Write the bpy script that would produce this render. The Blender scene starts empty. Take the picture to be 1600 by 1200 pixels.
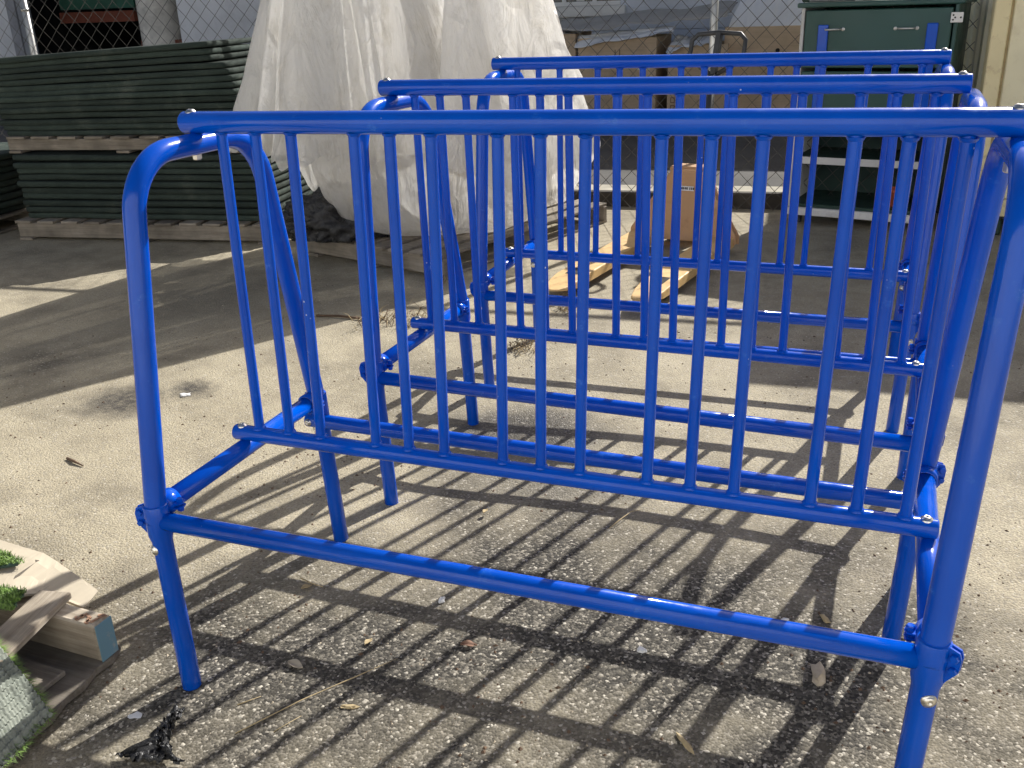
import bpy, bmesh, math, random
from mathutils import Vector, Matrix, noise
random.seed(7)
scene = bpy.context.scene
COL = scene.collection
R = math.radians

# ---------------------------------------------------------------- camera
cam_data = bpy.data.cameras.new("camera")
cam = bpy.data.objects.new("camera", cam_data)
COL.objects.link(cam)
cam.location = (0.59964, -1.67176, 1.41504)
cam.rotation_euler = (R(67.98814), R(1.87287), R(20.8395))
cam_data.sensor_width = 36
cam_data.lens = 33.0419
cam_data.clip_end = 500
cam_data.clip_start = 0.05
scene.camera = cam

# ---------------------------------------------------------------- sky, sun, exposure
SUN_K = 1.27          # shadow length towards -y per metre of height
SUN_R = 0.34          # sideways share of it
el = math.atan(1 / (SUN_K * math.hypot(1, SUN_R)))
az = math.atan2(SUN_R, 1.0)             # from +y towards +x
world = bpy.data.worlds.new("World")
scene.world = world
world.use_nodes = True
wn = world.node_tree.nodes
wl = world.node_tree.links
sky = wn.new("ShaderNodeTexSky")
sky.sky_type = 'NISHITA'
sky.sun_disc = False
sky.sun_elevation = el
sky.sun_rotation = az
sky.air_density = 0.8
sky.dust_density = 4.0
wl.new(sky.outputs[0], wn["Background"].inputs[0])
wn["Background"].inputs[1].default_value = 0.060
sun_data = bpy.data.lights.new("sun", 'SUN')
sun_data.energy = 4.9
sun_data.angle = R(0.5)
sun_data.color = (1.0, 0.965, 0.905)
sun = bpy.data.objects.new("sun", sun_data)
COL.objects.link(sun)
sd = Vector((-SUN_R * SUN_K, -SUN_K, -1)).normalized()
sun.rotation_euler = sd.to_track_quat('-Z', 'Y').to_euler()
sun.location = (3, 6, 9)
scene.view_settings.view_transform = 'Standard'
scene.view_settings.look = 'None'
scene.view_settings.exposure = 0.58
scene.view_settings.gamma = 1.0

# ---------------------------------------------------------------- helpers
def link(o, parent=None):
    COL.objects.link(o)
    if parent is not None:
        o.parent = parent
    return o

def tag(o, label, cat=None, group=None, kind=None):
    if label: o["label"] = label
    if cat: o["category"] = cat
    if group: o["group"] = group
    if kind: o["kind"] = kind
    return o

def thing(name, label, cat, loc=(0, 0, 0), rz=0.0, group=None):
    o = bpy.data.objects.new(name, None)
    o.empty_display_size = 0.1
    o.location = loc
    o.rotation_euler = (0, 0, rz)
    link(o)
    return tag(o, label, cat, group)

class MB:
    """collects verts and faces; build() links them as one mesh object"""
    def __init__(s):
        s.v = []; s.f = []; s.sm = []
    def add(s, vs, fs, smooth=False, M=None):
        b = len(s.v)
        s.v += [tuple(M @ Vector(p)) if M is not None else tuple(p) for p in vs]
        s.f += [tuple(i + b for i in f) for f in fs]
        s.sm += [smooth] * len(fs)
        return s
    def box(s, lo, hi, M=None, bev=0.0):
        (x0, y0, z0), (x1, y1, z1) = lo, hi
        b = min(bev, (x1 - x0) * .45, (y1 - y0) * .45, (z1 - z0) * .45)
        if b <= 0:
            vs = [(x, y, z) for z in (z0, z1) for y in (y0, y1) for x in (x0, x1)]
            fs = [(0, 2, 3, 1), (4, 5, 7, 6), (0, 1, 5, 4), (2, 6, 7, 3), (0, 4, 6, 2), (1, 3, 7, 5)]
            return s.add(vs, fs, False, M)
        bm = bmesh.new()
        bmesh.ops.create_cube(bm, size=1.0)
        for v in bm.verts:
            v.co = Vector(((x0 + x1) / 2 + v.co.x * (x1 - x0), (y0 + y1) / 2 + v.co.y * (y1 - y0), (z0 + z1) / 2 + v.co.z * (z1 - z0)))
        bmesh.ops.bevel(bm, geom=bm.edges[:], offset=b, segments=1, affect='EDGES', profile=0.5)
        bm.verts.index_update()
        s.add([v.co[:] for v in bm.verts], [[v.index for v in f.verts] for f in bm.faces], False, M)
        bm.free()
        return s
    def tube(s, pts, r, seg=16, caps=True, M=None, closed=False, smooth=True):
        pts = [Vector(p) for p in pts]
        n = len(pts)
        rr = r if isinstance(r, (list, tuple)) else [r] * n
        tang = []
        for i in range(n):
            if closed:
                t = pts[(i + 1) % n] - pts[i - 1]
            else:
                t = pts[min(i + 1, n - 1)] - pts[max(i - 1, 0)]
            tang.append(t.normalized())
        up = Vector((0, 0, 1)) if abs(tang[0].z) < 0.9 else Vector((1, 0, 0))
        a = tang[0].cross(up).normalized()
        vs = []; fs = []
        for i in range(n):
            t = tang[i]
            a = (a - t * a.dot(t)).normalized()
            b = t.cross(a)
            for k in range(seg):
                th = 2 * math.pi * k / seg
                vs.append(pts[i] + (a * math.cos(th) + b * math.sin(th)) * rr[i])
        m = n if closed else n - 1
        for i in range(m):
            j = (i + 1) % n
            for k in range(seg):
                l = (k + 1) % seg
                fs.append((i * seg + k, i * seg + l, j * seg + l, j * seg + k))
        s.add(vs, fs, smooth, M)
        if caps and not closed:
            b0 = len(s.v) - len(vs)
            s.f.append(tuple(b0 + k for k in reversed(range(seg)))); s.sm.append(False)
            s.f.append(tuple(b0 + (n - 1) * seg + k for k in range(seg))); s.sm.append(False)
        return s
    def lathe(s, prof, seg=16, M=None, smooth=True):
        vs = []; fs = []
        for (r, z) in prof:
            for k in range(seg):
                th = 2 * math.pi * k / seg
                vs.append((r * math.cos(th), r * math.sin(th), z))
        for i in range(len(prof) - 1):
            for k in range(seg):
                l = (k + 1) % seg
                fs.append((i * seg + k, i * seg + l, (i + 1) * seg + l, (i + 1) * seg + k))
        return s.add(vs, fs, smooth, M)
    def prism(s, poly, z0, z1, M=None):
        n = len(poly)
        vs = [(x, y, z0) for x, y in poly] + [(x, y, z1) for x, y in poly]
        fs = [tuple(reversed(range(n))), tuple(range(n, 2 * n))]
        fs += [(i, (i + 1) % n, n + (i + 1) % n, n + i) for i in range(n)]
        return s.add(vs, fs, False, M)
    def mesh(s, name, mat):
        me = bpy.data.meshes.new(name)
        me.from_pydata(s.v, [], s.f)
        me.polygons.foreach_set("use_smooth", s.sm)
        if mat is not None:
            me.materials.append(mat)
        me.update()
        return me
    def build(s, name, mat, parent=None, loc=None):
        o = bpy.data.objects.new(name, s.mesh(name, mat))
        if loc is not None: o.location = loc
        return link(o, parent)

def put(name, me, parent=None, loc=(0, 0, 0), rot=(0, 0, 0), M=None):
    o = bpy.data.objects.new(name, me)
    if M is not None: o.matrix_local = M
    else:
        o.location = loc; o.rotation_euler = rot
    return link(o, parent)

def frame(origin, xdir, zdir=(0, 0, 1)):
    x = Vector(xdir).normalized(); z = Vector(zdir)
    y = z.cross(x).normalized(); z = x.cross(y)
    m = Matrix((x, y, z)).transposed().to_4x4()
    m.translation = Vector(origin)
    return m

def along(p, q):
    """matrix with z from p to q"""
    d = (Vector(q) - Vector(p))
    m = d.to_track_quat('Z', 'Y').to_matrix().to_4x4()
    m.translation = Vector(p)
    return m

def nz(p, s=1.0):
    return noise.noise(Vector(p) * s)

# ---------------------------------------------------------------- materials
def mat(name):
    m = bpy.data.materials.new(name)
    m.use_nodes = True
    nt = m.node_tree
    return m, nt, nt.nodes, nt.links, nt.nodes["Principled BSDF"]

def ramp(nt, fac, stops, interp='LINEAR'):
    r = nt.nodes.new("ShaderNodeValToRGB")
    r.color_ramp.interpolation = interp
    e = r.color_ramp.elements
    while len(e) > 1: e.remove(e[-1])
    def c(v): return (v, v, v, 1) if isinstance(v, (int, float)) else (v[0], v[1], v[2], 1)
    e[0].position = stops[0][0]; e[0].color = c(stops[0][1])
    for p, v in stops[1:]:
        x = e.new(p); x.color = c(v)
    nt.links.new(fac, r.inputs[0])
    return r.outputs[0]

def tex(nt, kind, scale, detail=4, rough=.55, coord='Object', vec=None, stretch=None, **kw):
    n = nt.nodes.new("ShaderNodeTex" + kind)
    n.inputs["Scale"].default_value = scale
    if "Detail" in n.inputs: n.inputs["Detail"].default_value = 0 if kind == "Voronoi" else detail
    if "Roughness" in n.inputs: n.inputs["Roughness"].default_value = rough
    if vec is None:
        tc = nt.nodes.new("ShaderNodeTexCoord"); vec = tc.outputs[coord]
    if stretch:
        mp = nt.nodes.new("ShaderNodeMapping"); mp.inputs["Scale"].default_value = stretch
        nt.links.new(vec, mp.inputs[0]); vec = mp.outputs[0]
    nt.links.new(vec, n.inputs["Vector"])
    for k, v in kw.items():
        setattr(n, k, v)
    return n

def mix(nt, fac, a, b, blend='MIX'):
    n = nt.nodes.new("ShaderNodeMix"); n.data_type = 'RGBA'; n.blend_type = blend
    def s(i, v):
        if hasattr(v, "is_linked") or hasattr(v, "links"): nt.links.new(v, n.inputs[i])
        elif isinstance(v, (int, float)): n.inputs[i].default_value = v if i == 0 else (v, v, v, 1)
        else: n.inputs[i].default_value = (*v, 1)
    s(0, fac); s(6, a); s(7, b)
    return n.outputs[2]

def bump(nt, bs, h, strength=.3, dist=.01):
    b = nt.nodes.new("ShaderNodeBump")
    b.inputs["Strength"].default_value = strength
    b.inputs["Distance"].default_value = dist
    nt.links.new(h, b.inputs["Height"])
    nt.links.new(b.outputs[0], bs.inputs["Normal"])
    return b

def simple(name, col, rough=.6, metal=0.0, var=.25, scale=6.0, coord='Object', bmp=0.0, bscale=60, spec=.5):
    m, nt, N, L, bs = mat(name)
    t = tex(nt, "Noise", scale, 6, .6, coord)
    lo = tuple(c * (1 - var) for c in col); hi = tuple(min(1, c * (1 + var)) for c in col)
    c = ramp(nt, t.outputs[0], [(.3, lo), (.7, hi)])
    L.new(c, bs.inputs["Base Color"])
    bs.inputs["Roughness"].default_value = rough
    bs.inputs["Metallic"].default_value = metal
    bs.inputs["Specular IOR Level"].default_value = spec
    if bmp:
        t2 = tex(nt, "Noise", bscale, 4, .6, coord)
        bump(nt, bs, t2.outputs[0], bmp, .005)
    return m

def blue_paint():
    m, nt, N, L, bs = mat("blue_paint")
    oi = N.new("ShaderNodeObjectInfo")
    tc = N.new("ShaderNodeTexCoord")
    geo = N.new("ShaderNodeNewGeometry")
    big = tex(nt, "Noise", 5, 3, .5, vec=geo.outputs["Position"])
    base = ramp(nt, big.outputs[0], [(.3, (0.0, 0.064, 0.46)), (.7, (0.0, 0.088, 0.57))])
    # dusty film and small scuffs / chips
    scr = tex(nt, "Noise", 26, 5, .62, vec=geo.outputs["Position"])
    sm = ramp(nt, scr.outputs[0], [(.62, 0.0), (.72, 0.45)])
    c1 = mix(nt, sm, base, (0.03, 0.15, 0.58))
    chip = tex(nt, "Voronoi", 34, vec=geo.outputs["Position"])
    cm = ramp(nt, chip.outputs["Distance"], [(0.05, 1.0), (0.085, 0.0)])
    sel = tex(nt, "Noise", 9, 2, .5, vec=geo.outputs["Position"])
    cs = ramp(nt, sel.outputs[0], [(.58, 0.0), (.66, .9)])
    mm = N.new("ShaderNodeMath"); mm.operation = 'MULTIPLY'
    L.new(cm, mm.inputs[0]); L.new(cs, mm.inputs[1])
    c2 = mix(nt, mm.outputs[0], c1, (0.55, 0.62, 0.70))
    L.new(c2, bs.inputs["Base Color"])
    rg = ramp(nt, scr.outputs[0], [(.35, .085), (.75, .30)])
    L.new(rg, bs.inputs["Roughness"])
    bs.inputs["Specular IOR Level"].default_value = .32
    bs.inputs["Coat Weight"].default_value = .10
    bs.inputs["Coat Roughness"].default_value = .06
    fine = tex(nt, "Noise", 120, 3, .5, vec=geo.outputs["Position"])
    bump(nt, bs, fine.outputs[0], .03, .002)
    return m

BLUE = blue_paint()
CHROME = simple("bolt_steel", (0.72, 0.70, 0.66), .28, 1.0, .15, 40)

def ground_mat():
    m, nt, N, L, bs = mat("dusty_asphalt")
    g = N.new("ShaderNodeNewGeometry"); P = g.outputs["Position"]
    def math_(op, a, b=None):
        n = N.new("ShaderNodeMath"); n.operation = op
        for i, v in enumerate((a, b)):
            if v is None: continue
            if isinstance(v, (int, float)): n.inputs[i].default_value = v
            else: L.new(v, n.inputs[i])
        return n.outputs[0]
    def spot(c, r0, r1, wob=.35, ws=3.0, sx=1.0, sy=1.0):
        """soft irregular patch centred on c"""
        w = tex(nt, "Noise", ws, 4, .6, vec=P)
        d = N.new("ShaderNodeVectorMath"); d.operation = 'SUBTRACT'; L.new(P, d.inputs[0]); d.inputs[1].default_value = (c[0], c[1], 0)
        s = N.new("ShaderNodeVectorMath"); s.operation = 'MULTIPLY'; L.new(d.outputs[0], s.inputs[0]); s.inputs[1].default_value = (sx, sy, 0)
        ln = N.new("ShaderNodeVectorMath"); ln.operation = 'LENGTH'; L.new(s.outputs[0], ln.inputs[0])
        x = math_('ADD', ln.outputs["Value"], math_('MULTIPLY', math_('SUBTRACT', w.outputs[0], .5), wob))
        mr = N.new("ShaderNodeMapRange"); mr.inputs[1].default_value = r0; mr.inputs[2].default_value = r1
        mr.inputs[3].default_value = 1; mr.inputs[4].default_value = 0; mr.interpolation_type = 'SMOOTHSTEP'
        L.new(x, mr.inputs[0])
        return mr.outputs[0]
    # swept sand and dust lie over the grey asphalt in drifts
    n1 = tex(nt, "Noise", .9, 6, .6, vec=P)
    n2 = tex(nt, "Noise", 3.4, 6, .65, vec=P)
    # clean grey wheel-worn strip in front of the racks
    clean = spot((.10, -.20), .30, 1.35, 1.1, 2.2, .74, .95)
    dust = math_('ADD', math_('MULTIPLY', n1.outputs[0], .75), math_('MULTIPLY', n2.outputs[0], .45))
    dust = math_('SUBTRACT', dust, math_('MULTIPLY', clean, .335))
    dm = ramp(nt, dust, [(.26, 0.0), (.62, 1.0)])
    agg = tex(nt, "Voronoi", 160, vec=P); agg.feature = 'F1'
    sc_ = N.new("ShaderNodeSeparateColor"); L.new(agg.outputs["Color"], sc_.inputs[0]); cell = sc_.outputs[0]
    aggc = ramp(nt, cell, [(.0, (.032, .029, .024)), (.35, (.058, .053, .044)), (.62, (.102, .093, .076)), (.82, (.17, .154, .124)), (.94, (.27, .245, .20)), (1.0, (.52, .48, .40))])
    fine = tex(nt, "Noise", 260, 3, .7, vec=P)
    fc = ramp(nt, fine.outputs[0], [(.30, .70), (.70, 1.25)])
    asph = mix(nt, 1.0, aggc, fc, 'MULTIPLY')
    sand = ramp(nt, n2.outputs[0], [(.3, (.33, .287, .203)), (.7, (.47, .415, .30))])
    grit = tex(nt, "Noise", 170, 4, .75, vec=P)
    gc = ramp(nt, grit.outputs[0], [(.30, .50), (.5, 1.0), (.70, 1.40)])
    sand = mix(nt, 1.0, sand, gc, 'MULTIPLY')
    # dust settles between the stones: stones stay visible through a thin layer
    stone = ramp(nt, cell, [(.70, 1.0), (.95, .35)])
    dmask = math_('MULTIPLY', dm, stone)
    dmask = math_('MULTIPLY', dmask, .90)
    c = mix(nt, dmask, asph, sand)
    # oil and soil stains; the wide left patch also paints in some shade
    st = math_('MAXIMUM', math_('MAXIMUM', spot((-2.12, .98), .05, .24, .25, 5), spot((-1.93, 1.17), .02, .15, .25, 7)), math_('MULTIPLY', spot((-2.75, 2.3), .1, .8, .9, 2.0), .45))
    st2 = math_('MAXIMUM', spot((-1.35, .42), .02, .10, .2, 8), spot((-2.6, .25), .1, .45, .5, 3))
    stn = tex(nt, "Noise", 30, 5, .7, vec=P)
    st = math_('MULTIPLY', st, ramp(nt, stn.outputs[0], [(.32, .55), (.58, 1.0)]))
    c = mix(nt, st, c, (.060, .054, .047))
    c = mix(nt, math_('MULTIPLY', st2, .75), c, (.08, .072, .062))
    # dark specks of mulch and grit
    sp = tex(nt, "Voronoi", 46, vec=P)
    spm = ramp(nt, sp.outputs["Distance"], [(.10, 1.0), (.17, 0.0)])
    sel = tex(nt, "Noise", 2.6, 4, .6, vec=P)
    spm = math_('MULTIPLY', spm, ramp(nt, sel.outputs[0], [(.48, 0.0), (.60, .8)]))
    c = mix(nt, spm, c, (.055, .045, .036))
    # damp patch under the middle rack
    wet = spot((-.50, 1.20), .10, .34, .20, 6, .8, 1.1)
    wet2 = spot((-.28, .83), .05, .28, .35, 5, .6, 1.2)
    wm = math_('MAXIMUM', wet, math_('MULTIPLY', wet2, .55))
    c = mix(nt, math_('MULTIPLY', wm, .92), c, mix(nt, 1.0, asph, (.62, .62, .64), 'MULTIPLY'))
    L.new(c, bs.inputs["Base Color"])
    rr = ramp(nt, wm, [(0, .92), (1, .42)])
    L.new(rr, bs.inputs["Roughness"])
    bs.inputs["Specular IOR Level"].default_value = .35
    h = math_('ADD', math_('MULTIPLY', agg.outputs["Distance"], -1.0), math_('MULTIPLY', fine.outputs[0], .22))
    h = math_('ADD', h, math_('MULTIPLY', n2.outputs[0], 1.2))
    bump(nt, bs, h, .55, .0045)
    return m
GROUND = ground_mat()

def wood_mat(name, c0, c1, rough=.85):
    m, nt, N, L, bs = mat(name)
    oi = N.new("ShaderNodeObjectInfo")
    tc = N.new("ShaderNodeTexCoord")
    off = N.new("ShaderNodeVectorMath"); off.operation = 'ADD'
    cx = N.new("ShaderNodeCombineXYZ"); 
    ml = N.new("ShaderNodeMath"); ml.operation = 'MULTIPLY'; ml.inputs[1].default_value = 37.0
    L.new(oi.outputs["Random"], ml.inputs[0]); L.new(ml.outputs[0], cx.inputs[0]); L.new(ml.outputs[0], cx.inputs[2])
    L.new(tc.outputs["Object"], off.inputs[0]); L.new(cx.outputs[0], off.inputs[1])
    g = tex(nt, "Noise", 3.0, 6, .7, vec=off.outputs[0], stretch=(1.2, 26, 26))
    b = tex(nt, "Noise", 4.5, 4, .6, vec=off.outputs[0])
    col = ramp(nt, g.outputs[0], [(.25, c0), (.5, tuple((a + d) / 2 for a, d in zip(c0, c1))), (.75, c1)])
    bl = ramp(nt, b.outputs[0], [(.35, .62), (.65, 1.15)])
    col = mix(nt, 1.0, col, bl, 'MULTIPLY')
    rv = ramp(nt, oi.outputs["Random"], [(0, .75), (1, 1.2)])
    col = mix(nt, 1.0, col, rv, 'MULTIPLY')
    L.new(col, bs.inputs["Base Color"])
    bs.inputs["Roughness"].default_value = rough
    bs.inputs["Specular IOR Level"].default_value = .25
    bump(nt, bs, g.outputs[0], .5, .004)
    return m
WOOD = wood_mat("weathered_wood", (.17, .145, .115), (.36, .32, .265))
WOOD_WARM = wood_mat("pale_wood", (.24, .195, .145), (.56, .49, .39))

def rubber():
    m, nt, N, L, bs = mat("green_rubber")
    g = N.new("ShaderNodeNewGeometry"); oi = N.new("ShaderNodeObjectInfo")
    n = tex(nt, "Noise", 5, 6, .7, vec=g.outputs["Position"])
    c = ramp(nt, n.outputs[0], [(.3, (.022, .033, .028)), (.55, (.036, .051, .043)), (.8, (.085, .098, .082))])
    rv = ramp(nt, oi.outputs["Random"], [(0, .72), (1, 1.25)])
    c = mix(nt, 1.0, c, rv, 'MULTIPLY')
    gr = tex(nt, "Noise", 220, 3, .7, vec=g.outputs["Position"])
    c = mix(nt, 1.0, c, ramp(nt, gr.outputs[0], [(.3, .7), (.7, 1.35)]), 'MULTIPLY')
    L.new(c, bs.inputs["Base Color"]); bs.inputs["Roughness"].default_value = .9
    bs.inputs["Specular IOR Level"].default_value = .3
    bump(nt, bs, gr.outputs[0], .6, .004)
    return m
RUBBER = rubber()

def sheeting():
    m, nt, N, L, bs = mat("cloudy_plastic_sheet")
    g = N.new("ShaderNodeNewGeometry")
    n = tex(nt, "Noise", 3.2, 7, .7, vec=g.outputs["Position"])
    n2 = tex(nt, "Noise", 5, 6, .75, vec=g.outputs["Position"], stretch=(1, 1, .6))
    c = ramp(nt, n.outputs[0], [(.28, (.80, .77, .70)), (.50, (.93, .92, .90)), (.8, (.97, .97, .96))])
    sm = ramp(nt, n2.outputs[0], [(.53, 0.0), (.74, .55)])
    c = mix(nt, sm, c, (.45, .42, .37))
    L.new(c, bs.inputs["Base Color"]); bs.inputs["Roughness"].default_value = .20
    bs.inputs["Specular IOR Level"].default_value = .5
    tr = N.new("ShaderNodeBsdfTranslucent"); L.new(c, tr.inputs[0])
    tp = N.new("ShaderNodeBsdfTransparent")
    m1 = N.new("ShaderNodeMixShader"); m1.inputs[0].default_value = .60
    L.new(bs.outputs[0], m1.inputs[1]); L.new(tr.outputs[0], m1.inputs[2])
    m2 = N.new("ShaderNodeMixShader"); m2.inputs[0].default_value = .27
    L.new(m1.outputs[0], m2.inputs[1]); L.new(tp.outputs[0], m2.inputs[2])
    L.new(m2.outputs[0], N["Material Output"].inputs[0])
    cr = tex(nt, "Noise", 5, 5, .6, vec=g.outputs["Position"], stretch=(1.4, 1.4, .4)); cr.inputs["Distortion"].default_value = 1.2
    v = tex(nt, "Voronoi", 4.5, vec=g.outputs["Position"], stretch=(1.3, 1.3, .6)); v.feature = 'DISTANCE_TO_EDGE'
    a = N.new("ShaderNodeMath"); a.operation = 'ADD'
    rv = ramp(nt, v.outputs["Distance"], [(0, .16), (.10, 0)])
    L.new(cr.outputs[0], a.inputs[0]); L.new(rv, a.inputs[1])
    b = bump(nt, bs, a.outputs[0], 1.0, .045); L.new(b.outputs[0], tr.inputs["Normal"])
    return m
SHEET = sheeting()

def black_plastic():
    m, nt, N, L, bs = mat("black_plastic")
    n = tex(nt, "Noise", 40, 5, .65); n.inputs["Distortion"].default_value = 1.5
    bs.inputs["Base Color"].default_value = (.032, .032, .033, 1)
    L.new(ramp(nt, n.outputs[0], [(.3, .16), (.7, .42)]), bs.inputs["Roughness"])
    bump(nt, bs, n.outputs[0], .8, .01)
    return m
BLACKPL = black_plastic()

def cardboard(name, c, coord='Object'):
    m, nt, N, L, bs = mat(name)
    n = tex(nt, "Noise", 4, 5, .6); f = tex(nt, "Noise", 3, 3, .5, stretch=(1, 1, 60))
    col = ramp(nt, n.outputs[0], [(.3, tuple(x * .8 for x in c)), (.7, tuple(x * 1.12 for x in c))])
    col = mix(nt, 1.0, col, ramp(nt, f.outputs[0], [(.3, .92), (.7, 1.06)]), 'MULTIPLY')
    L.new(col, bs.inputs["Base Color"]); bs.inputs["Roughness"].default_value = .88
    bs.inputs["Specular IOR Level"].default_value = .2
    return m
CARD = cardboard("brown_cardboard", (.60, .46, .32))
CARD_PALE = cardboard("faded_cardboard", (.50, .44, .34))

def paint(name, c, rough=.45, dirt=(.2, .17, .12), amt=.5, scale=7, spec=.5):
    m, nt, N, L, bs = mat(name)
    g = N.new("ShaderNodeNewGeometry")
    n = tex(nt, "Noise", scale, 7, .7, vec=g.outputs["Position"])
    d = ramp(nt, n.outputs[0], [(.55, 0.0), (.78, amt)])
    v = tex(nt, "Noise", 1.3, 4, .6, vec=g.outputs["Position"])
    base = ramp(nt, v.outputs[0], [(.3, tuple(x * .85 for x in c)), (.7, tuple(min(1, x * 1.1) for x in c))])
    col = mix(nt, d, base, dirt)
    L.new(col, bs.inputs["Base Color"])
    L.new(ramp(nt, n.outputs[0], [(.4, rough), (.75, min(1, rough + .3))]), bs.inputs["Roughness"])
    bs.inputs["Specular IOR Level"].default_value = spec
    return m
PLATE_SHADED = paint("jack_shaded_paint", (.56, .33, .165), .55, (.22, .12, .06), .5, 9)  # jack paint with shade put into the colour, for plate and body
YELLOW = paint("jack_yellow_paint", (.68, .45, .19), .5, (.16, .10, .06), .75, 14)
GREEN = paint("cabinet_green_paint", (.026, .078, .066), .28, (.10, .12, .10), .35, 6, .35)
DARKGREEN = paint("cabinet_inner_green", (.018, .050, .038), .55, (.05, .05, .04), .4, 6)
CREAM = paint("container_cream_paint", (.86, .80, .56), .5, (.36, .25, .12), .35, 4)
CREAM_TRIM = paint("container_trim_paint", (.80, .70, .42), .5, (.30, .18, .08), .6, 18)
WALLGREY = paint("grey_wall_paint", (.70, .72, .76), .8, (.30, .31, .33), .4, 2)
WALLBLUE = paint("pale_blue_siding", (.62, .65, .70), .75, (.30, .32, .34), .4, 3)
WHITE = paint("white_paint", (.72, .72, .70), .5, (.35, .33, .30), .5, 8)
PALEGREY = paint("pale_grey_metal", (.55, .56, .55), .45, (.25, .22, .18), .6, 9)
DARKMETAL = simple("dark_grey_metal", (.055, .057, .060), .5, .4, .25, 9)
GALV = simple("galvanised_steel", (.55, .55, .53), .42, .85, .2, 14)
WIRE = simple("fence_wire", (.10, .095, .085), .55, .5, .3, 20)
RUST = paint("rusty_red_steel", (.16, .045, .025), .8, (.07, .03, .02), .7, 6)
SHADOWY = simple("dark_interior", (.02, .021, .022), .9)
KERB_SHADE = simple("shaded_kerb_face", (.055, .048, .040), .9, 0, .4, 5, 'Object', .5, 60)  # front face of the kerb, its shade put into a dark colour
CONCRETE = simple("pale_concrete", (.36, .335, .27), .9, 0, .25, 5, 'Object', .3, 90)
TERRA = simple("terracotta", (.42, .085, .035), .8, 0, .25, 9)
GLASS = simple("dark_window_glass", (.03, .035, .04), .06, 0, .2, 2)
PAPERWHITE = paint("white_liner_plastic", (.76, .78, .82), .35, (.45, .47, .52), .5, 6)
TARP = paint("grey_tarp", (.42, .40, .36), .6, (.22, .19, .16), .6, 4)
ROCK = simple("pale_stone", (.46, .39, .29), .9, 0, .3, 22, 'Object', .6, 120)
LEAF = simple("dry_leaf", (.26, .15, .10), .8, 0, .4, 20)
STRAW = simple("dry_straw", (.46, .36, .20), .8, 0, .3, 20)
TWIG = simple("dark_twig", (.12, .075, .045), .85, 0, .4, 20)
LITTER = simple("white_litter", (.75, .75, .74), .6, 0, .1, 20)
TYRE = simple("black_tyre", (.02, .02, .02), .7)

# ---------------------------------------------------------------- ground
def dip(x, y):
    return -.030 * math.exp(-((x + .72) ** 2 + (y - .92) ** 2) / .22) - .010 * math.exp(-((x - .77) ** 2 + (y - .9) ** 2) / .15)
def ground_sheet():
    def axis(lo, hi, step, far):
        a = []; x = lo
        while x < hi + 1e-6: a.append(x); x += step
        s = step; x = a[-1]
        while x < far: s *= 1.5; x += s; a.append(x)
        s = step; x = a[0]; pre = []
        while x > -far: s *= 1.5; x -= s; pre.append(x)
        return pre[::-1] + a
    X = axis(-3.0, 1.6, .08, 90); Y = axis(-1.2, 3.2, .08, 90)
    vs = [(x, y, dip(x, y)) for y in Y for x in X]
    n = len(X)
    fs = [(j * n + i, j * n + i + 1, (j + 1) * n + i + 1, (j + 1) * n + i) for j in range(len(Y) - 1) for i in range(n - 1)]
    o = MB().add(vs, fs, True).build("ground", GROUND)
    o["kind"] = "structure"
ground_sheet()

# ---------------------------------------------------------------- far yard behind the fence
FA = R(6.0)
FU = Vector((math.cos(FA), math.sin(FA), 0)); FV = Vector((-math.sin(FA), math.cos(FA), 0))
def fp(s, d=0.0, z=0.0):
    """point on the fence line: s metres along it from the right-hand post, d behind it"""
    return Vector((-.53, 5.05, 0)) + FU * s + FV * d + Vector((0, 0, z))
FM = frame(fp(0), FU)
ASPH = simple("dark_asphalt", (.075, .072, .068), .92, 0, .3, 1.5, 'Object', .6, 120)
o = MB().box((-14, .48, -.3), (12, 40, .092), FM).build("rear_yard", ASPH); o["kind"] = "structure"
k = MB()
x = -9.0
kerb = bpy.data.objects.new("kerb", None); link(kerb); kerb["kind"] = "structure"
while x < 6:
    w = 1.5
    b = MB().box((x + .006, .1805, -.1), (x + w - .006, .476, .098 + random.uniform(-.004, .004)), FM, .012)
    MB().box((x + .004, .10, -.05), (x + w - .004, .18, .110 + random.uniform(-.004, .004)), FM, .008).build("kerb_face_shade", KERB_SHADE, kerb)
    b.build("kerb_stone", CONCRETE, kerb)
    x += w

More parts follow.
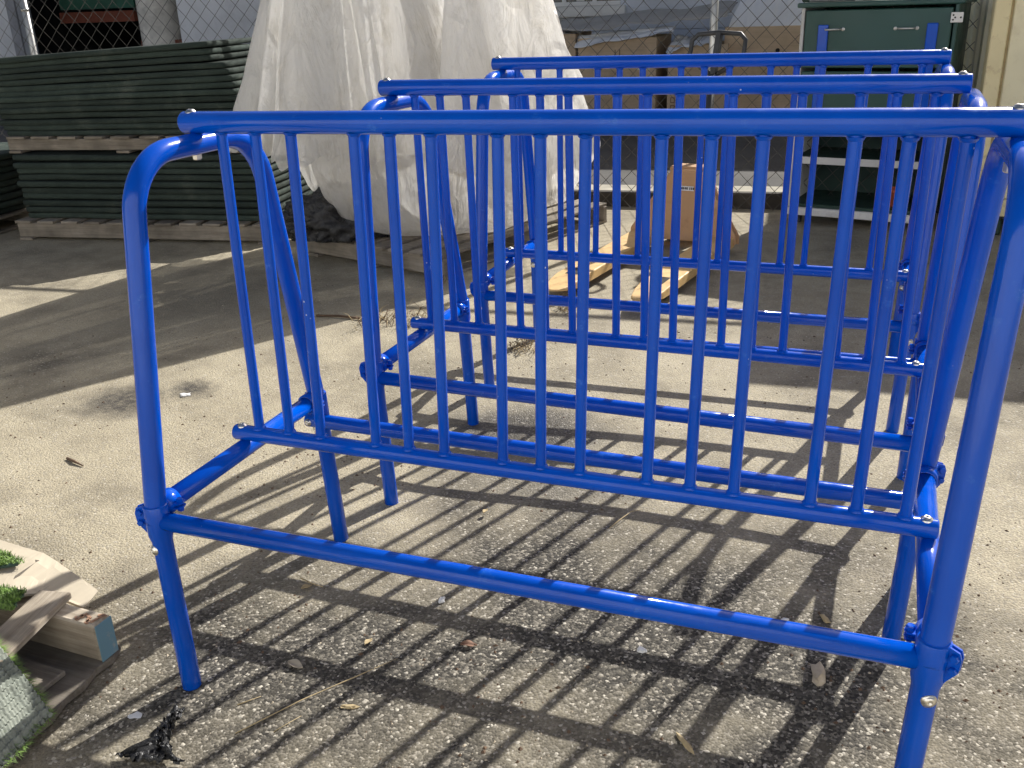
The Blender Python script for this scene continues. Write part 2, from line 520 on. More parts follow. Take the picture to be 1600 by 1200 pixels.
# ---------------------------------------------------------------- building behind the yard
def building():
    base = Vector((-2.3, 11.0, 0)); a = R(6)
    t = thing("warehouse", "grey walled building behind the fence, with an open bay and a window", "building", base, a)
    H = 3.62; T = .25
    # local x along the wall; opening and window positions
    op0, op1 = -9.62, -6.87
    w0, w1, wz0, wz1 = -1.95, -.42, 1.36, 2.5
    def wall(x0, x1, z0, z1, m=WALLGREY):
        MB().box((x0, 0, z0), (x1, T, z1)).build("wall", m, t)
    wall(-16, op0, 0, H); wall(op0, op1, 2.9, H); wall(op1, -3.2, 0, H)
    wall(-3.2, w0, 0, H, WALLBLUE); wall(w0, w1, 0, wz0, WALLBLUE); wall(w0, w1, wz1, H, WALLBLUE); wall(w1, 9, 0, H, WALLBLUE)
    MB().box((-16.2, -.35, H + .003), (9.2, 6, H + .25)).build("roof", TARP, t)
    # horizontal boards of the siding near the window
    z = .2
    while z < 1.3:
        MB().box((-3.1, -.022, z), (8.9, -.003, z + .135), None, .006).build("siding_board", WALLBLUE, t)
        z += .142
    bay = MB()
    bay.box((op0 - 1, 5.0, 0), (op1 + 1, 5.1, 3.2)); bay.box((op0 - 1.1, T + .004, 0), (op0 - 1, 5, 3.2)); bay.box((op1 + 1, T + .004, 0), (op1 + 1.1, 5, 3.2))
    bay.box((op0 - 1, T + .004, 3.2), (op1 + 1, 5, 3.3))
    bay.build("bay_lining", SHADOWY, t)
    MB().box((op0 - .16, -.04, 0), (op0 - .003, T + .03, 2.95)).build("bay_post", simple("bay_post_grey", (.26, .27, .30), .8), t)
    MB().lathe([(.36, 0), (.36, 3.1)], 24, Matrix.Translation((-7.88, 1.1, 0))).build("column", simple("column_paint", (.72, .70, .65), .8), t)
    MB().box((op0 + .003, .9, 1.36), (-8.25, 1.1, 1.52)).build("rack_beam", RUST, t)
    MB().box((op0 + .003, .95, 1.56), (-8.25, 1.6, 1.9)).build("green_crate", simple("crate_green", (.02, .09, .06), .7), t)
    MB().box((-8.2, .9, .95), (op1 - .4, 1.1, 1.07)).build("rack_beam", RUST, t)
    win = MB().box((w0, .05, wz0 + .03), (w1, .06, wz1)).build("window", GLASS, t)
    for x in (w0 + .35, w0 + .76, w0 + 1.16):
        MB().box((x, .012, wz0 + .034), (x + .05, .046, wz1 - .004)).build("mullion", WHITE, win)
    MB().box((w0 + .003, -.012, wz0 + .004), (w1 - .003, .08, wz0 + .055)).build("window_frame", WHITE, win)
    MB().box((w0 - .08, -.16, wz0 - .13), (w1 + .08, -.024, wz0 - .003), None, .012).build("sill", WHITE, win)
    for x in (w0 + .5, w0 + .95):
        MB().box((x, .02, wz0 + .06), (x + .10, .044, wz0 + .5)).build("blind", PALEGREY, win)
    return t
building()

# unseen shed front added behind the viewer to bounce sun onto camera-facing sides
def bounce_shed():
    t = bpy.data.objects.new("bounce_shed", None); link(t); t["kind"] = "structure"
    t.location = (0, -6.4, 0); t.rotation_euler = (0, 0, R(8))
    clad = paint("bounce_cladding", (.70, .72, .74), .6, (.48, .48, .47), .4, 1.5)
    prof = []; x = -15.0
    while x < 15:
        prof += [(x, 0), (x + .18, 0), (x + .21, -.05), (x + .29, -.05)]
        x += .32
    n = len(prof)
    MB().add([(a, b, z) for z in (.5, 5.6) for a, b in prof], [(n + i, n + i + 1, i + 1, i) for i in range(n - 1)]).build("cladding", clad, t)
    MB().box((-15, -.35, 0), (15, .03, .498)).build("plinth", CONCRETE, t)
    MB().box((-15.1, -4, 5.602), (15.1, .12, 5.75)).build("eaves", TARP, t)
bounce_shed()

# ---------------------------------------------------------------- cardboard bulk boxes
BM = frame((-2.2, 8.75, .093), (math.cos(R(4)), math.sin(R(4)), 0))
def gaylord(x0, x1, y0, d, h, label, liner=None, lz=.0, m=CARD):
    t = thing("bulk_box", label, "cardboard box", BM @ Vector(((x0 + x1) / 2, y0 + d / 2, 0)), R(4) + random.uniform(-.03, .03), "bulk boxes behind the fence")
    w = (x1 - x0) / 2; e = d / 2; th = .014
    for nm, lo, hi in (("side", (-w, -e, 0), (w, -e + th, h)), ("side", (-w, e - th, 0), (w, e, h)),
                       ("side", (-w, -e + th, 0), (-w + th, e - th, h)), ("side", (w - th, -e + th, 0), (w, e - th, h))):
        MB().box(lo, hi, None, .003).build("side_panel", m, t)
    # crumpled liner standing out of the box
    if liner is not None:
        mb = MB(); n = 26; vs = []; fs = []
        for j in range(n + 1):
            for i in range(n + 1):
                u, v = i / n * 2 - 1, j / n * 2 - 1
                x, y = u * (w - .02), v * (e - .02)
                edge = max(abs(u), abs(v))
                zz = h - .02 + lz * (1 - edge ** 4) + .10 * noise.turbulence(Vector((x * 5 + x0 * 9, y * 5, 3)), 4, False) * (.35 + edge * .4)
                vs.append((x, y, zz - .02))
        fs = [(j * (n + 1) + i, j * (n + 1) + i + 1, (j + 1) * (n + 1) + i + 1, (j + 1) * (n + 1) + i) for j in range(n) for i in range(n)]
        mb.add(vs, fs, False).build("liner", liner, t)
    return t, w, e, h
g1 = gaylord(-1.32, -.45, 0, .95, 1.00, "brown bulk box full of white scrap film, beside the plastic-wrapped load", PAPERWHITE, .07)
g2 = gaylord(-.40, .46, .02, .95, .95, "brown bulk box with a torn white liner under the grey tarp", None)
g3 = gaylord(.56, 1.18, .05, .9, .86, "low brown bulk box seen behind the pallet jack handle", None)
g4 = gaylord(1.14, 2.05, .25, 1.0, 1.02, "brown bulk box heaped with bright white sheeting, next to the green cabinet", PAPERWHITE, .42)
# hand holes, labels, printing
for (t, w, e, h), xs in ((g1, (.30,)), (g2, (-.33,)), (g4, (.1,))):
    for x in xs:
        MB().lathe([(.001, 0), (.022, 0), (.022, .012)], 12, Matrix.Translation((x, -e - .003, h - .24)) @ Matrix.Rotation(R(90), 4, 'X')).build("hand_hole", SHADOWY, t)
MB().box((.22, -g2[2] - .004, .62), (.36, -g2[2] - .001, .76)).build("paper_label", LITTER, g2[0])
MB().box((-.02, -g2[2] - .0035, .66), (-.012, -g2[2] - .001, .83)).build("printed_mark", TWIG, g2[0])
MB().box((.03, -g2[2] - .0035, .66), (.038, -g2[2] - .001, .83)).build("printed_mark", TWIG, g2[0])
for (t, w, e, h), cells in ((g3, [(-.25, .30), (-.25, .22), (-.18, .30), (-.18, .22), (-.215, .44)]),):
    for (x, z) in cells:
        mb = MB()
        mb.box((x - .022, -e - .0035, z - .028), (x + .022, -e - .001, z - .022)); mb.box((x - .022, -e - .0035, z + .022), (x + .022, -e - .001, z + .028))
        mb.box((x - .022, -e - .0035, z - .0215), (x - .016, -e - .001, z + .0215)); mb.box((x + .016, -e - .0035, z - .0215), (x + .022, -e - .001, z + .0215))
        mb.build("printed_mark", RUST, t)
def cloth(name, pts_u, label, cat, m, nu=28, nv=14, amp=.03, seed=0, thick=.004):
    """pts_u: four corner points; a rumpled sheet between them"""
    a, b, c, d = [Vector(p) for p in pts_u]
    vs = []; fs = []
    for j in range(nv + 1):
        for i in range(nu + 1):
            u, v = i / nu, j / nv
            p = (a * (1 - u) + b * u) * (1 - v) + (d * (1 - u) + c * u) * v
            p = p + Vector((0, 0, amp * (noise.fractal(Vector((u * 5 + seed, v * 3, seed)), 1, 2, 4)))) + Vector((0, amp * .5 * noise.noise(Vector((u * 7, v * 5, seed + 9))), 0))
            vs.append(p)
    fs = [(j * (nu + 1) + i, j * (nu + 1) + i + 1, (j + 1) * (nu + 1) + i + 1, (j + 1) * (nu + 1) + i) for j in range(nv) for i in range(nu)]
    o = MB().add(vs, fs, True).build(name, m)
    md = o.modifiers.new("solid", 'SOLIDIFY'); md.thickness = thick
    return tag(o, label, cat)
def bp(x, y, z): return BM @ Vector((x, y, z))
cloth("tarp", [bp(-.72, -.06, 1.02), bp(1.15, .02, 1.13), bp(1.2, 1.0, 1.26), bp(-.80, 1.0, 1.14)], "grey stained tarp lying over the middle bulk boxes", "tarp", TARP, amp=.04, seed=3)
cloth("box_liner", [bp(-.44, -.03, .86), bp(.62, -.04, 1.0), bp(.64, .06, 1.05), bp(-.42, .10, .985)], "torn white liner edge hanging over the front of a bulk box under the tarp", "plastic liner", PAPERWHITE, amp=.03, seed=8)
cloth("pale_board", [bp(.55, -.02, .80), bp(1.12, .0, .90), bp(1.1, .3, .98), bp(.6, .3, .93)], "crumpled pale plastic scrap on the low bulk box", "plastic scrap", PAPERWHITE, amp=.05, seed=5)

# ---------------------------------------------------------------- chain-link fence
def fence():
    t = thing("chain_link_fence", "galvanised chain-link fence between the yard and the cardboard boxes", "fence", fp(0), FA)
    Hf = 2.05
    for x in (-5.40, -2.75, 0.0, 2.6):
        p = MB().tube([(x, 0, -.05), (x, 0, Hf)], .026, 14).build("post", GALV, t)
        for z in (.3, .92, 1.5):
            MB().lathe([(.0265, -.012), (.0305, -.011), (.0305, .011), (.0265, .012)], 14, Matrix.Translation((x, 0, z))).build("tie_band", GALV, p)
    MB().tube([(-6.2, .0, Hf + .02), (3.2, 0, Hf + .02)], .02, 12).build("top_rail", GALV, t)
    w, h = .062, .132
    mb = MB(); x = -6.2; i = 0
    nrow = int(Hf / (h / 2))
    while x < 3.2:
        pts = []
        for k in range(nrow + 1):
            sx = w / 2 * (1 if (k + i) % 2 else -1)
            pts.append((x + sx * 1.01, -.034 + (.002 if (k % 2) else -.002), .02 + k * h / 2 + .004 * noise.noise(Vector((x, k * .1, 0)))))
        mb.tube(pts, .0027, 4, False)
        x += w; i += 0
        x += 0
        i += 1
    mb.build("wire_mesh", WIRE, t)
fence()

# ---------------------------------------------------------------- bicycle racks
BAR_X = [-.705, -.621, -.536, -.392, -.309, -.222, -.084, .002, .088, .230, .317, .403, .547, .631, .717]
def arc2(p0, p1, p2, r, n=8):
    """rounded corner at p1"""
    p0, p1, p2 = Vector(p0), Vector(p1), Vector(p2)
    a = (p0 - p1).normalized(); b = (p2 - p1).normalized()
    ang = a.angle(b); d = r / math.tan(ang / 2)
    s = p1 + a * d; e = p1 + b * d
    c = p1 + (a + b).normalized() * (r / math.sin(ang / 2))
    out = []
    for i in range(n + 1):
        t = i / n
        v = (s - c).normalized().slerp((e - c).normalized(), t)
        out.append(c + v * r)
    return out

def hexbolt(mb, p, d, r=.011, h=.012):
    M = along(p, Vector(p) + Vector(d))
    mb.add([(r * math.cos(k * math.pi / 3), r * math.sin(k * math.pi / 3), z) for z in (-.004, h * .8) for k in range(6)] +
           [(r * .8 * math.cos(k * math.pi / 3), r * .8 * math.sin(k * math.pi / 3), h) for k in range(6)],
           [(k, (k + 1) % 6, 6 + (k + 1) % 6, 6 + k) for k in range(6)] +
           [(6 + k, 6 + (k + 1) % 6, 12 + (k + 1) % 6, 12 + k) for k in range(6)] + [tuple(range(12, 18))], False, M)

def dome(mb, p, d, r=.013, h=.008):
    M = along(p, Vector(p) + Vector(d))
    mb.lathe([(r * 1.25, -.004), (r * 1.25, .0015), (r, .002), (r * .93, h * .6), (r * .6, h * .95), (r * .3, h), (r * .26, h * .6), (0.0001, h * .6)], 14, M)

def make_rack(P, label, rear_bar):
    base = (sum(P[k][0] for k in ('Lffoot', 'Lbfoot', 'Rffoot', 'Rbfoot')) / 4, sum(P[k][1] for k in ('Lffoot', 'Lbfoot', 'Rffoot', 'Rbfoot')) / 4, 0)
    V = {k: Vector(v) - Vector(base) for k, v in P.items()}
    t = thing("bike_rack", label, "bike rack", base, 0, "blue bike racks standing one behind the other")
    RT, RL, RA, RP, RX, RF, RB = .0230, .0190, .0230, .0215, .0218, .0200, .0116
    # rails
    def rail(name, a, b, r):
        d = (b - a).normalized()
        mb = MB().tube([a, a + d * .0015, a + d * .004, b - d * .004, b - d * .0015, b], [r - .004, r - .0012, r, r, r - .0012, r - .004], 24)
        return mb.build(name, BLUE, t)
    tr = rail("top_rail", V['tl'], V['tr'], RT)
    lr = rail("lower_rail", V['ll'], V['lr'], RL)
    dx = (V['tr'] - V['tl']).normalized()
    # grille bars
    c_t = (V['tl'] + V['tr']) / 2; c_l = (V['ll'] + V['lr']) / 2
    L = (c_t - c_l).length
    bar = MB().tube([(0, 0, 0), (0, 0, L)], RB, 12, False)
    # small weld beads where each bar meets the rails
    for z, s in ((RL - .002, 1), (L - RT + .002, -1)):
        bar.lathe([(RB + .0045, z), (RB + .0025, z + s * .004), (RB, z + s * .0065)], 12)
    bme = bar.mesh("bar", BLUE)
    for x in BAR_X:
        jitter = random.uniform(-.003, .003)
        a = V['ll'] + (V['lr'] - V['ll']) * ((x + .775) / 1.551)
        b = V['tl'] + (V['tr'] - V['tl']) * ((x + .775 + .005 + jitter) / 1.551 * .965 + .0175)
        b = Vector((a.x + .006 + jitter + (c_t.x - c_l.x) * .6, V['tl'].y + (V['tr'].y - V['tl'].y) * ((a.x - V['tl'].x) / (V['tr'].x - V['tl'].x)), 0))
        b.z = V['tl'].z + (V['tr'].z - V['tl'].z) * ((b.x - V['tl'].x) / (V['tr'].x - V['tl'].x))
        M = along(a, b)
        put("bar", bme, t, M=M)
    # end frames
    for s in 'LR':
        sg = -1 if s == 'L' else 1
        fk, fu, bk, bu = V[s + 'fk'], V[s + 'fu'], V[s + 'bk'], V[s + 'bu']
        ztop = (V['tl'].z if s == 'L' else V['tr'].z) - RT - RA + .003
        # straight legs run up to the shoulder bends of the arch
        def up_to(k, u, z):
            q = k + (u - k) * ((z - k.z) / (u.z - k.z)); return q
        f2 = up_to(fk, fu, ztop); b2 = up_to(bk, bu, ztop)
        f0 = fk + (fu - fk).normalized() * -.03; b0 = bk + (bu - bk).normalized() * -.03
        pts = [f0, fk] + arc2(fk, f2, b2, .13, 10) + arc2(f2, b2, bk, .13, 10) + [bk, b0]
        MB().tube(pts, RA, 24).build("arch", BLUE, t)
        cb0 = fk.copy(); cb1 = bk.copy()
        zc = V['ll'].z - RL - RX + .002 if s == 'L' else V['lr'].z - RL - RX + .002
        cb0.z = zc; cb1.z = zc
        MB().tube([cb0, cb1], RX, 20).build("crossbar", BLUE, t)
        # bolts through the rail ends
        for nm, end, rad, off in (('tl' if s == 'L' else 'tr', tr, RT, .0), ('ll' if s == 'L' else 'lr', lr, RL, .0)):
            e = V[nm]
            p = e + dx * (-sg * .022)
            mb = MB(); dome(mb, p + Vector((0, 0, rad - .001)), (0, 0, 1), .009, .006)
            o = mb.build("bolt", CHROME, end)
        mb = MB(); q = V['tl' if s == 'L' else 'tr'] + dx * (-sg * .022)
        hexbolt(mb, (q.x, q.y, ztop - RA + .001), (0, 0, -1), .010, .012); mb.build("bolt", CHROME, tr)
        for q in 'fb':
            k, ft = V[s + q + 'k'], V[s + q + 'foot']
            sy = -1 if q == 'f' else 1
            # lower post, swelling into a split socket at the top
            top = k + Vector((0, 0, .012)); low = top - (k - ft).normalized() * .12
            d = (top - ft).normalized()
            mb = MB().tube([ft, ft + d * .002, low, top - d * .085, top - d * .07, top - d * .002, top, top - d * .001, top - d * .05],
                           [RP - .001, RP, RP, RP + .0005, RA + .0030, RA + .0034, RA + .0022, RA + .0004, RA + .0002], 24, False)
            post = mb.build("leg_post", BLUE, t)
            # flange plates of the split socket, with two bolts
            side = Vector((sg, sy * -.0, 0)).normalized()
            outw = Vector((sg * 1.0, sy * .35, 0)).normalized()
            mb = MB()
            tw = outw.cross(Vector((0, 0, 1)))
            for e in (-1, 1):
                o0 = top + outw * (RA - .001) + tw * (e * .0052)
                poly = [(0, .0), (.018, -.006), (.022, -.018), (.020, -.042), (.006, -.062), (0, -.072)]
                Mx = Matrix((outw, Vector((0, 0, 1)), tw)).transposed().to_4x4(); Mx.translation = o0
                mb.prism(poly, -.0018, .0018, Mx)
            mb.build("socket_flange", BLUE, post)
            mb = MB()
            for dz in (-.016, -.040):
                p = top + outw * (RA + .011) + Vector((0, 0, dz))
                hexbolt(mb, p + tw * .006, tw, .0075, .008); hexbolt(mb, p - tw * .006, -tw, .0075, .008)
            mb.build("flange_bolt", BLUE, post)
            # clamp collar round the crossbar end
            cdir = Vector((0, -sy, 0))
            c0 = cb0 if q == 'f' else cb1
            mb = MB().tube([c0 + cdir * .018, c0 + cdir * .02, c0 + cdir * .052, c0 + cdir * .054], [RX + .0005, RX + .005, RX + .005, RX + .0005], 20, False)
            for e in (-1, 1):
                o0 = c0 + cdir * .022 + Vector((0, 0, -.0)) + Vector((-sg * 0.0, 0, 0))
                Mx = Matrix((Vector((-sg, 0, 0)), cdir, Vector((0, 0, 1)))).transposed().to_4x4()
                Mx.translation = o0 + Vector((-sg * RX, 0, e * .005))
                mb.prism([(0, 0), (.017, .003), (.021, .013), (.017, .026), (0, .030)], -.0017, .0017, Mx)
            cl = mb.build("clamp_collar", BLUE, t)
            mb = MB()
            p = c0 + cdir * .036 + Vector((-sg * (RX + .012), 0, 0))
            hexbolt(mb, p + Vector((0, 0, .006)), (0, 0, 1), .0075, .009); hexbolt(mb, p - Vector((0, 0, .006)), (0, 0, -1), .0075, .009)
            mb.build("clamp_bolt", BLUE, cl)
            # bright bolt through the post below the socket
            mb = MB(); bd = Vector((sg * .35 if s == 'R' else -.45, -1, 0)).normalized() if q == 'f' else Vector((-.3, -1, 0)).normalized()
            dome(mb, top - d * .102 + bd * (RP - .001), bd, .010, .006)
            mb.build("bolt", CHROME, post)
    # long bars
    a, b = V['fbl'], V['fbr']
    a = a + Vector((-.02, 0, -.03)); b = b + Vector((.02, 0, -.03))
    a = V['fbl']; b = V['fbr']; d = (b - a).normalized()
    MB().tube([a - d * .012, b + d * .012], RF, 20).build("front_bar", BLUE, t)
    if rear_bar:
        rb = rail("rear_bar", V['rbl'], V['rbr'] + Vector((.03, 0, 0)), RF - .0005)
        mb = MB(); p = V['rbl'] + dx * .014
        dome(mb, p + Vector((-.0, -.0, 0)) + Vector((0, -1, 0)) * (RF - .0015), (0, -1, 0), .008, .006); mb.build("bolt", CHROME, rb)
    return t
RACKS = [
  dict(tl=(-0.7898, 0.0, 1.2048), tr=(0.8124, 0.0, 1.2209), ll=(-0.7801, 0.0, 0.4848), lr=(0.7706, 0.0, 0.4945), Lffoot=(-0.7403, -0.3319, 0.0), Lfk=(-0.7573, -0.3186, 0.4485), Lfu=(-0.7619, -0.2323, 0.972), Lbfoot=(-0.7403, 0.3319, 0.0), Lbk=(-0.7573, 0.3186, 0.4485), Lbu=(-0.7619, 0.2323, 0.972), Rffoot=(0.7403, -0.3319, 0.0), Rfk=(0.7573, -0.3186, 0.4649), Rfu=(0.7857, -0.2323, 0.972), Rbfoot=(0.7403, 0.3319, 0.0), Rbk=(0.7573, 0.3186, 0.4649), Rbu=(0.7857, 0.2323, 0.972), fbl=(-0.7303, -0.3186, 0.4216), fbr=(0.7303, -0.3186, 0.438), rbl=(-0.7832, 0.3002, 0.3866), rbr=(0.7448, 0.3002, 0.3866)),
  dict(tl=(-0.8024, 0.9011, 1.1982), tr=(0.7821, 0.8791, 1.2065), ll=(-0.7607, 0.9085, 0.4706), lr=(0.7668, 0.8873, 0.4757), Lffoot=(-0.717, 0.5972, -0.0317), Lfk=(-0.7333, 0.5952, 0.4408), Lfu=(-0.7573, 0.666, 0.9406), Lbfoot=(-0.7082, 1.2293, -0.0249), Lbk=(-0.7247, 1.2214, 0.4476), Lbu=(-0.7508, 1.1405, 0.9458), Rffoot=(0.7635, 0.5765, -0.0128), Rfk=(0.7679, 0.5745, 0.4388), Rfu=(0.7835, 0.6444, 0.9603), Rbfoot=(0.7722, 1.2086, -0.0059), Rbk=(0.7766, 1.2007, 0.4456), Rbu=(0.7901, 1.119, 0.9655), fbl=(-0.7058, 0.5953, 0.4019), fbr=(0.7415, 0.5753, 0.3992), rbl=(-0.7497, 1.2097, 0.3611), rbr=(0.7648, 1.1886, 0.3805)),
  dict(tl=(-0.8167, 1.8255, 1.206), tr=(0.7779, 1.8432, 1.2106), ll=(-0.7952, 1.8336, 0.4731), lr=(0.7453, 1.8508, 0.4716), Lffoot=(-0.7666, 1.5347, -0.0001), Lfk=(-0.7743, 1.5162, 0.4281), Lfu=(-0.7755, 1.5936, 0.9726), Lbfoot=(-0.7734, 2.1431, 0.0064), Lbk=(-0.7814, 2.1522, 0.4349), Lbu=(-0.7807, 2.0631, 0.9777), Rffoot=(0.7353, 1.5515, -0.0073), Rfk=(0.7476, 1.5332, 0.4277), Rfu=(0.7634, 1.6109, 0.9653), Rbfoot=(0.7285, 2.16, -0.0007), Rbk=(0.7405, 2.1692, 0.4345), Rbu=(0.7582, 2.0804, 0.9703), fbl=(-0.7475, 1.517, 0.3847), fbr=(0.7204, 1.5334, 0.3846), rbl=(-0.8073, 2.1345, 0.3932), rbr=(0.728, 2.1517, 0.3858)),
]
make_rack(RACKS[0], "nearest blue tube bike rack, with its front feet closest to the camera", True)
make_rack(RACKS[1], "middle blue tube bike rack, between the nearest and the farthest rack", True)
make_rack(RACKS[2], "farthest blue tube bike rack, closest to the yellow pallet jack", True)

# ---------------------------------------------------------------- pallets
def pallet(lx, ly, label, loc, rz, n=7, h=.135, m=None, z=0.0, seed=0, group="wooden pallets"):
    m = m or WOOD
    rnd = random.Random(seed)
    t = thing("wooden_pallet", label, "pallet", (loc[0], loc[1], z), rz, group)
    for y in (.02, ly / 2 - .02, ly - .06):
        MB().box((0, y, .018), (lx, y + .04, h - .018), None, .004).build("stringer", m, t)
    bw = (lx - .02) / n * .72
    for i in range(n):
        x = .004 + i * (lx - bw - .008) / (n - 1) + rnd.uniform(-.006, .006)
        MB().box((x, rnd.uniform(-.012, .004), h - .0175), (x + bw, ly + rnd.uniform(-.01, .01), h), None, .003).build("deck_board", m, t)
    for x in (.01, lx / 2 - .05, lx - .11):
        MB().box((x, .0, .0), (x + .1, ly, .0175), None, .003).build("bottom_board", m, t)
    return t

# ---------------------------------------------------------------- stacks of rubber mats
def mat_mesh(lx, ly, t, seed):
    """thick slab with soft, slightly wavy edges, origin at its front right corner"""
    rnd = random.Random(seed)
    out = []
    def side(a, b, n):
        for i in range(n):
            u = i / n
            out.append((a[0] + (b[0] - a[0]) * u, a[1] + (b[1] - a[1]) * u))
    c = .012
    side((-lx + c, 0), (-c, 0), 22); side((-c, 0), (0, c), 2); side((0, c), (0, ly - c), 12); side((0, ly - c), (-c, ly), 2)
    side((-c, ly), (-lx + c, ly), 8); side((-lx + c, ly), (-lx, ly - c), 2); side((-lx, ly - c), (-lx, c), 8); side((-lx, c), (-lx + c, 0), 2)
    n = len(out); cx, cy = -lx / 2, ly / 2
    prof = [(.010, .001), (.003, t * .14), (0.0, t * .38), (.0, t * .66), (.005, t * .90), (.013, t - .001)]
    vs = []
    for ins, z in prof:
        for (x, y) in out:
            d = Vector((cx - x, cy - y)).normalized()
            wv = .010 * noise.noise(Vector((x * 3.1, y * 3.1, seed * 3.7)))
            wz = .0050 * noise.noise(Vector((x * 2.3, y * 2.3, seed * 5.1 + 40)))
            vs.append((x + d.x * (ins + wv), y + d.y * (ins + wv), z + wz))
    fs = []
    for k in range(len(prof) - 1):
        for i in range(n):
            j = (i + 1) % n
            fs.append((k * n + i, k * n + j, (k + 1) * n + j, (k + 1) * n + i))
    fs.append(tuple(reversed(range(n)))); fs.append(tuple((len(prof) - 1) * n + i for i in range(n)))
    mb = MB().add(vs, fs, True)
    mb.sm[-1] = mb.sm[-2] = False
    return mb.mesh("rubber_mat", RUBBER)
ORD = ["topmost", "second", "third", "fourth", "fifth", "sixth", "seventh", "eighth", "ninth", "tenth", "eleventh", "twelfth", "thirteenth", "fourteenth", "fifteenth"]
def mat_stack(n, z0, t, lx, ly, corner, rz, where, seed, shift, lean=0.0):
    mes = [mat_mesh(lx, ly, t * .90, seed + q) for q in range(min(n, 6))]
    rnd = random.Random(seed)
    for i in range(n):          # i counts from the bottom
        top = n - 1 - i
        dx, dy = shift(i, n)
        dx += rnd.uniform(-.010, .010); dy += rnd.uniform(-.010, .010)
        ux = Vector((math.cos(rz), math.sin(rz), 0)); uy = Vector((-math.sin(rz), math.cos(rz), 0))
        p = Vector((corner[0], corner[1], z0 + i * t)) + ux * dx + uy * dy
        o = put("rubber_mat", mes[(i * 5) % len(mes)], None, p, (rnd.uniform(-.002, .002), lean * i / n + rnd.uniform(-.002, .002), rz + rnd.uniform(-.010, .010)))
        tag(o, "topmost green rubber mat of the " + where if top == 0 else ORD[top] + " green rubber mat from the top of the " + where, "rubber mat", "dark green rubber mats stacked on pallets")
MR = R(8.6)
pallet(1.93, .85, "weathered pallet on the ground under the lower stack of green mats", (-4.97, 3.13), MR, 11, .135, seed=1)
mat_stack(10, .137, .0425, 1.86, .80, (-3.10, 3.50), MR, "lower left stack", 11, lambda i, n: (-.012 * i * .6, .006 * i))
pallet(1.80, .84, "weathered pallet between the lower and the upper stack of green mats", (-5.08, 3.30), MR, 9, .112, z=.566, seed=2)
def upshift(i, n):
    k = n - 1 - i
    x = -.26 - .01 * (2 - k) if k < 3 else -.15 + (k - 3) * .0135
    return (x - .05, .02 + i * .006)
mat_stack(14, .680, .0416, 1.86, .86, (-3.20, 3.60), MR, "upper left stack", 23, upshift, -.046)
pallet(1.5, 1.1, "weathered pallet under the short mat stack at the left edge", (-6.72, 2.90), R(6), 8, .115, seed=3)
mat_stack(9, .118, .046, 1.45, 1.05, (-5.26, 3.08), R(7), "short stack at the left edge", 37, lambda i, n: (-.006 * i - (.02 if i % 3 == 0 else 0), .0))

# ---------------------------------------------------------------- load wrapped in plastic sheeting
CR = Vector((math.cos(R(20.84)), math.sin(R(20.84)), 0)); CF = Vector((-math.sin(R(20.84)), math.cos(R(20.84)), 0))
pallet(1.14, 1.72, "weathered pallet under the plastic-wrapped load", (-2.70, 3.24), R(-17), 8, .135, seed=5)
pallet(.55, .95, "broken pallet between the mats and the plastic-wrapped load", (-3.02, 3.62), R(-14), 3, .125, seed=6)
load = thing("wrapped_load", "tall load draped in cloudy plastic sheeting on a pallet", "wrapped load", (-2.0, 3.78, .136), 0)
LC = Vector((-2.0, 3.78, .136))
def loft(rows, nth, seed, fold, close_top, wob=.02, name="sheet", hem=None, th0=0.0, th1=2 * math.pi):
    """rows: (z, left, right) offsets along the camera's right axis from the load's centre; folds run down the drape"""
    vs = []; fs = []
    full = abs(th1 - th0 - 2 * math.pi) < 1e-6
    m = nth if full else nth + 1
    zr = []
    fine = []
    for i in range(len(rows) - 1):
        for k in range(5):
            u = k / 5
            fine.append(tuple(a * (1 - u) + b * u for a, b in zip(rows[i], rows[i + 1])))
    fine.append(rows[-1])
    for (z, l, r, dep, fo) in fine:
        c = (l + r) / 2; a = (r - l) / 2
        for k in range(m):
            th = th0 + (th1 - th0) * k / nth
            ct, s = math.cos(th), math.sin(th)
            q = Vector((ct * 1.6, s * 1.6, seed))
            ridge = 1 - abs(noise.noise(Vector((ct * 2.6 + z * .35, s * 2.6 - z * .25, seed)))) * 2
            ridge2 = 1 - abs(noise.noise(Vector((ct * 6.0 + z * .8, s * 6.0, seed + 7 + z * .5)))) * 2
            rough = noise.fractal(Vector((ct * 3, s * 3, z * 3.2 + seed)), 1, 2, 4)
            f = 1 + fo * (.55 * (ridge - .35) + .32 * (ridge2 - .3) + .35 * rough)
            sq = (abs(ct) ** 3.0 + abs(s) ** 3.0) ** (-1 / 3.0)
            p = CR * (c + a * ct * sq * f * .99) + CF * (dep * s * sq * f) + Vector((0, 0, z))
            vs.append(p)
    nr = len(fine)
    for j in range(nr - 1):
        for k in range(nth if not full else m):
            l2 = (k + 1) % m if full else k + 1
            fs.append((j * m + k, j * m + l2, (j + 1) * m + l2, (j + 1) * m + k))
    if close_top:
        fs.append(tuple((nr - 1) * m + k for k in range(m)))
    return vs, fs
# z above the pallet; left and right measured along the camera's right axis; half depth; fold share
low = [(.02, -.42, .50, .50, .08), (.06, -.58, .60, .56, .10), (.14, -.66, .66, .60, .12), (.26, -.74, .70, .62, .13), (.42, -.79, .72, .63, .14), (.60, -.80, .71, .62, .13), (.72, -.74, .66, .58, .10)]
vs, fs = loft(low, 120, 3.0, .06, False)
o = MB().add(vs, fs, True).build("lower_sheet", SHEET, load, (0, 0, 0))
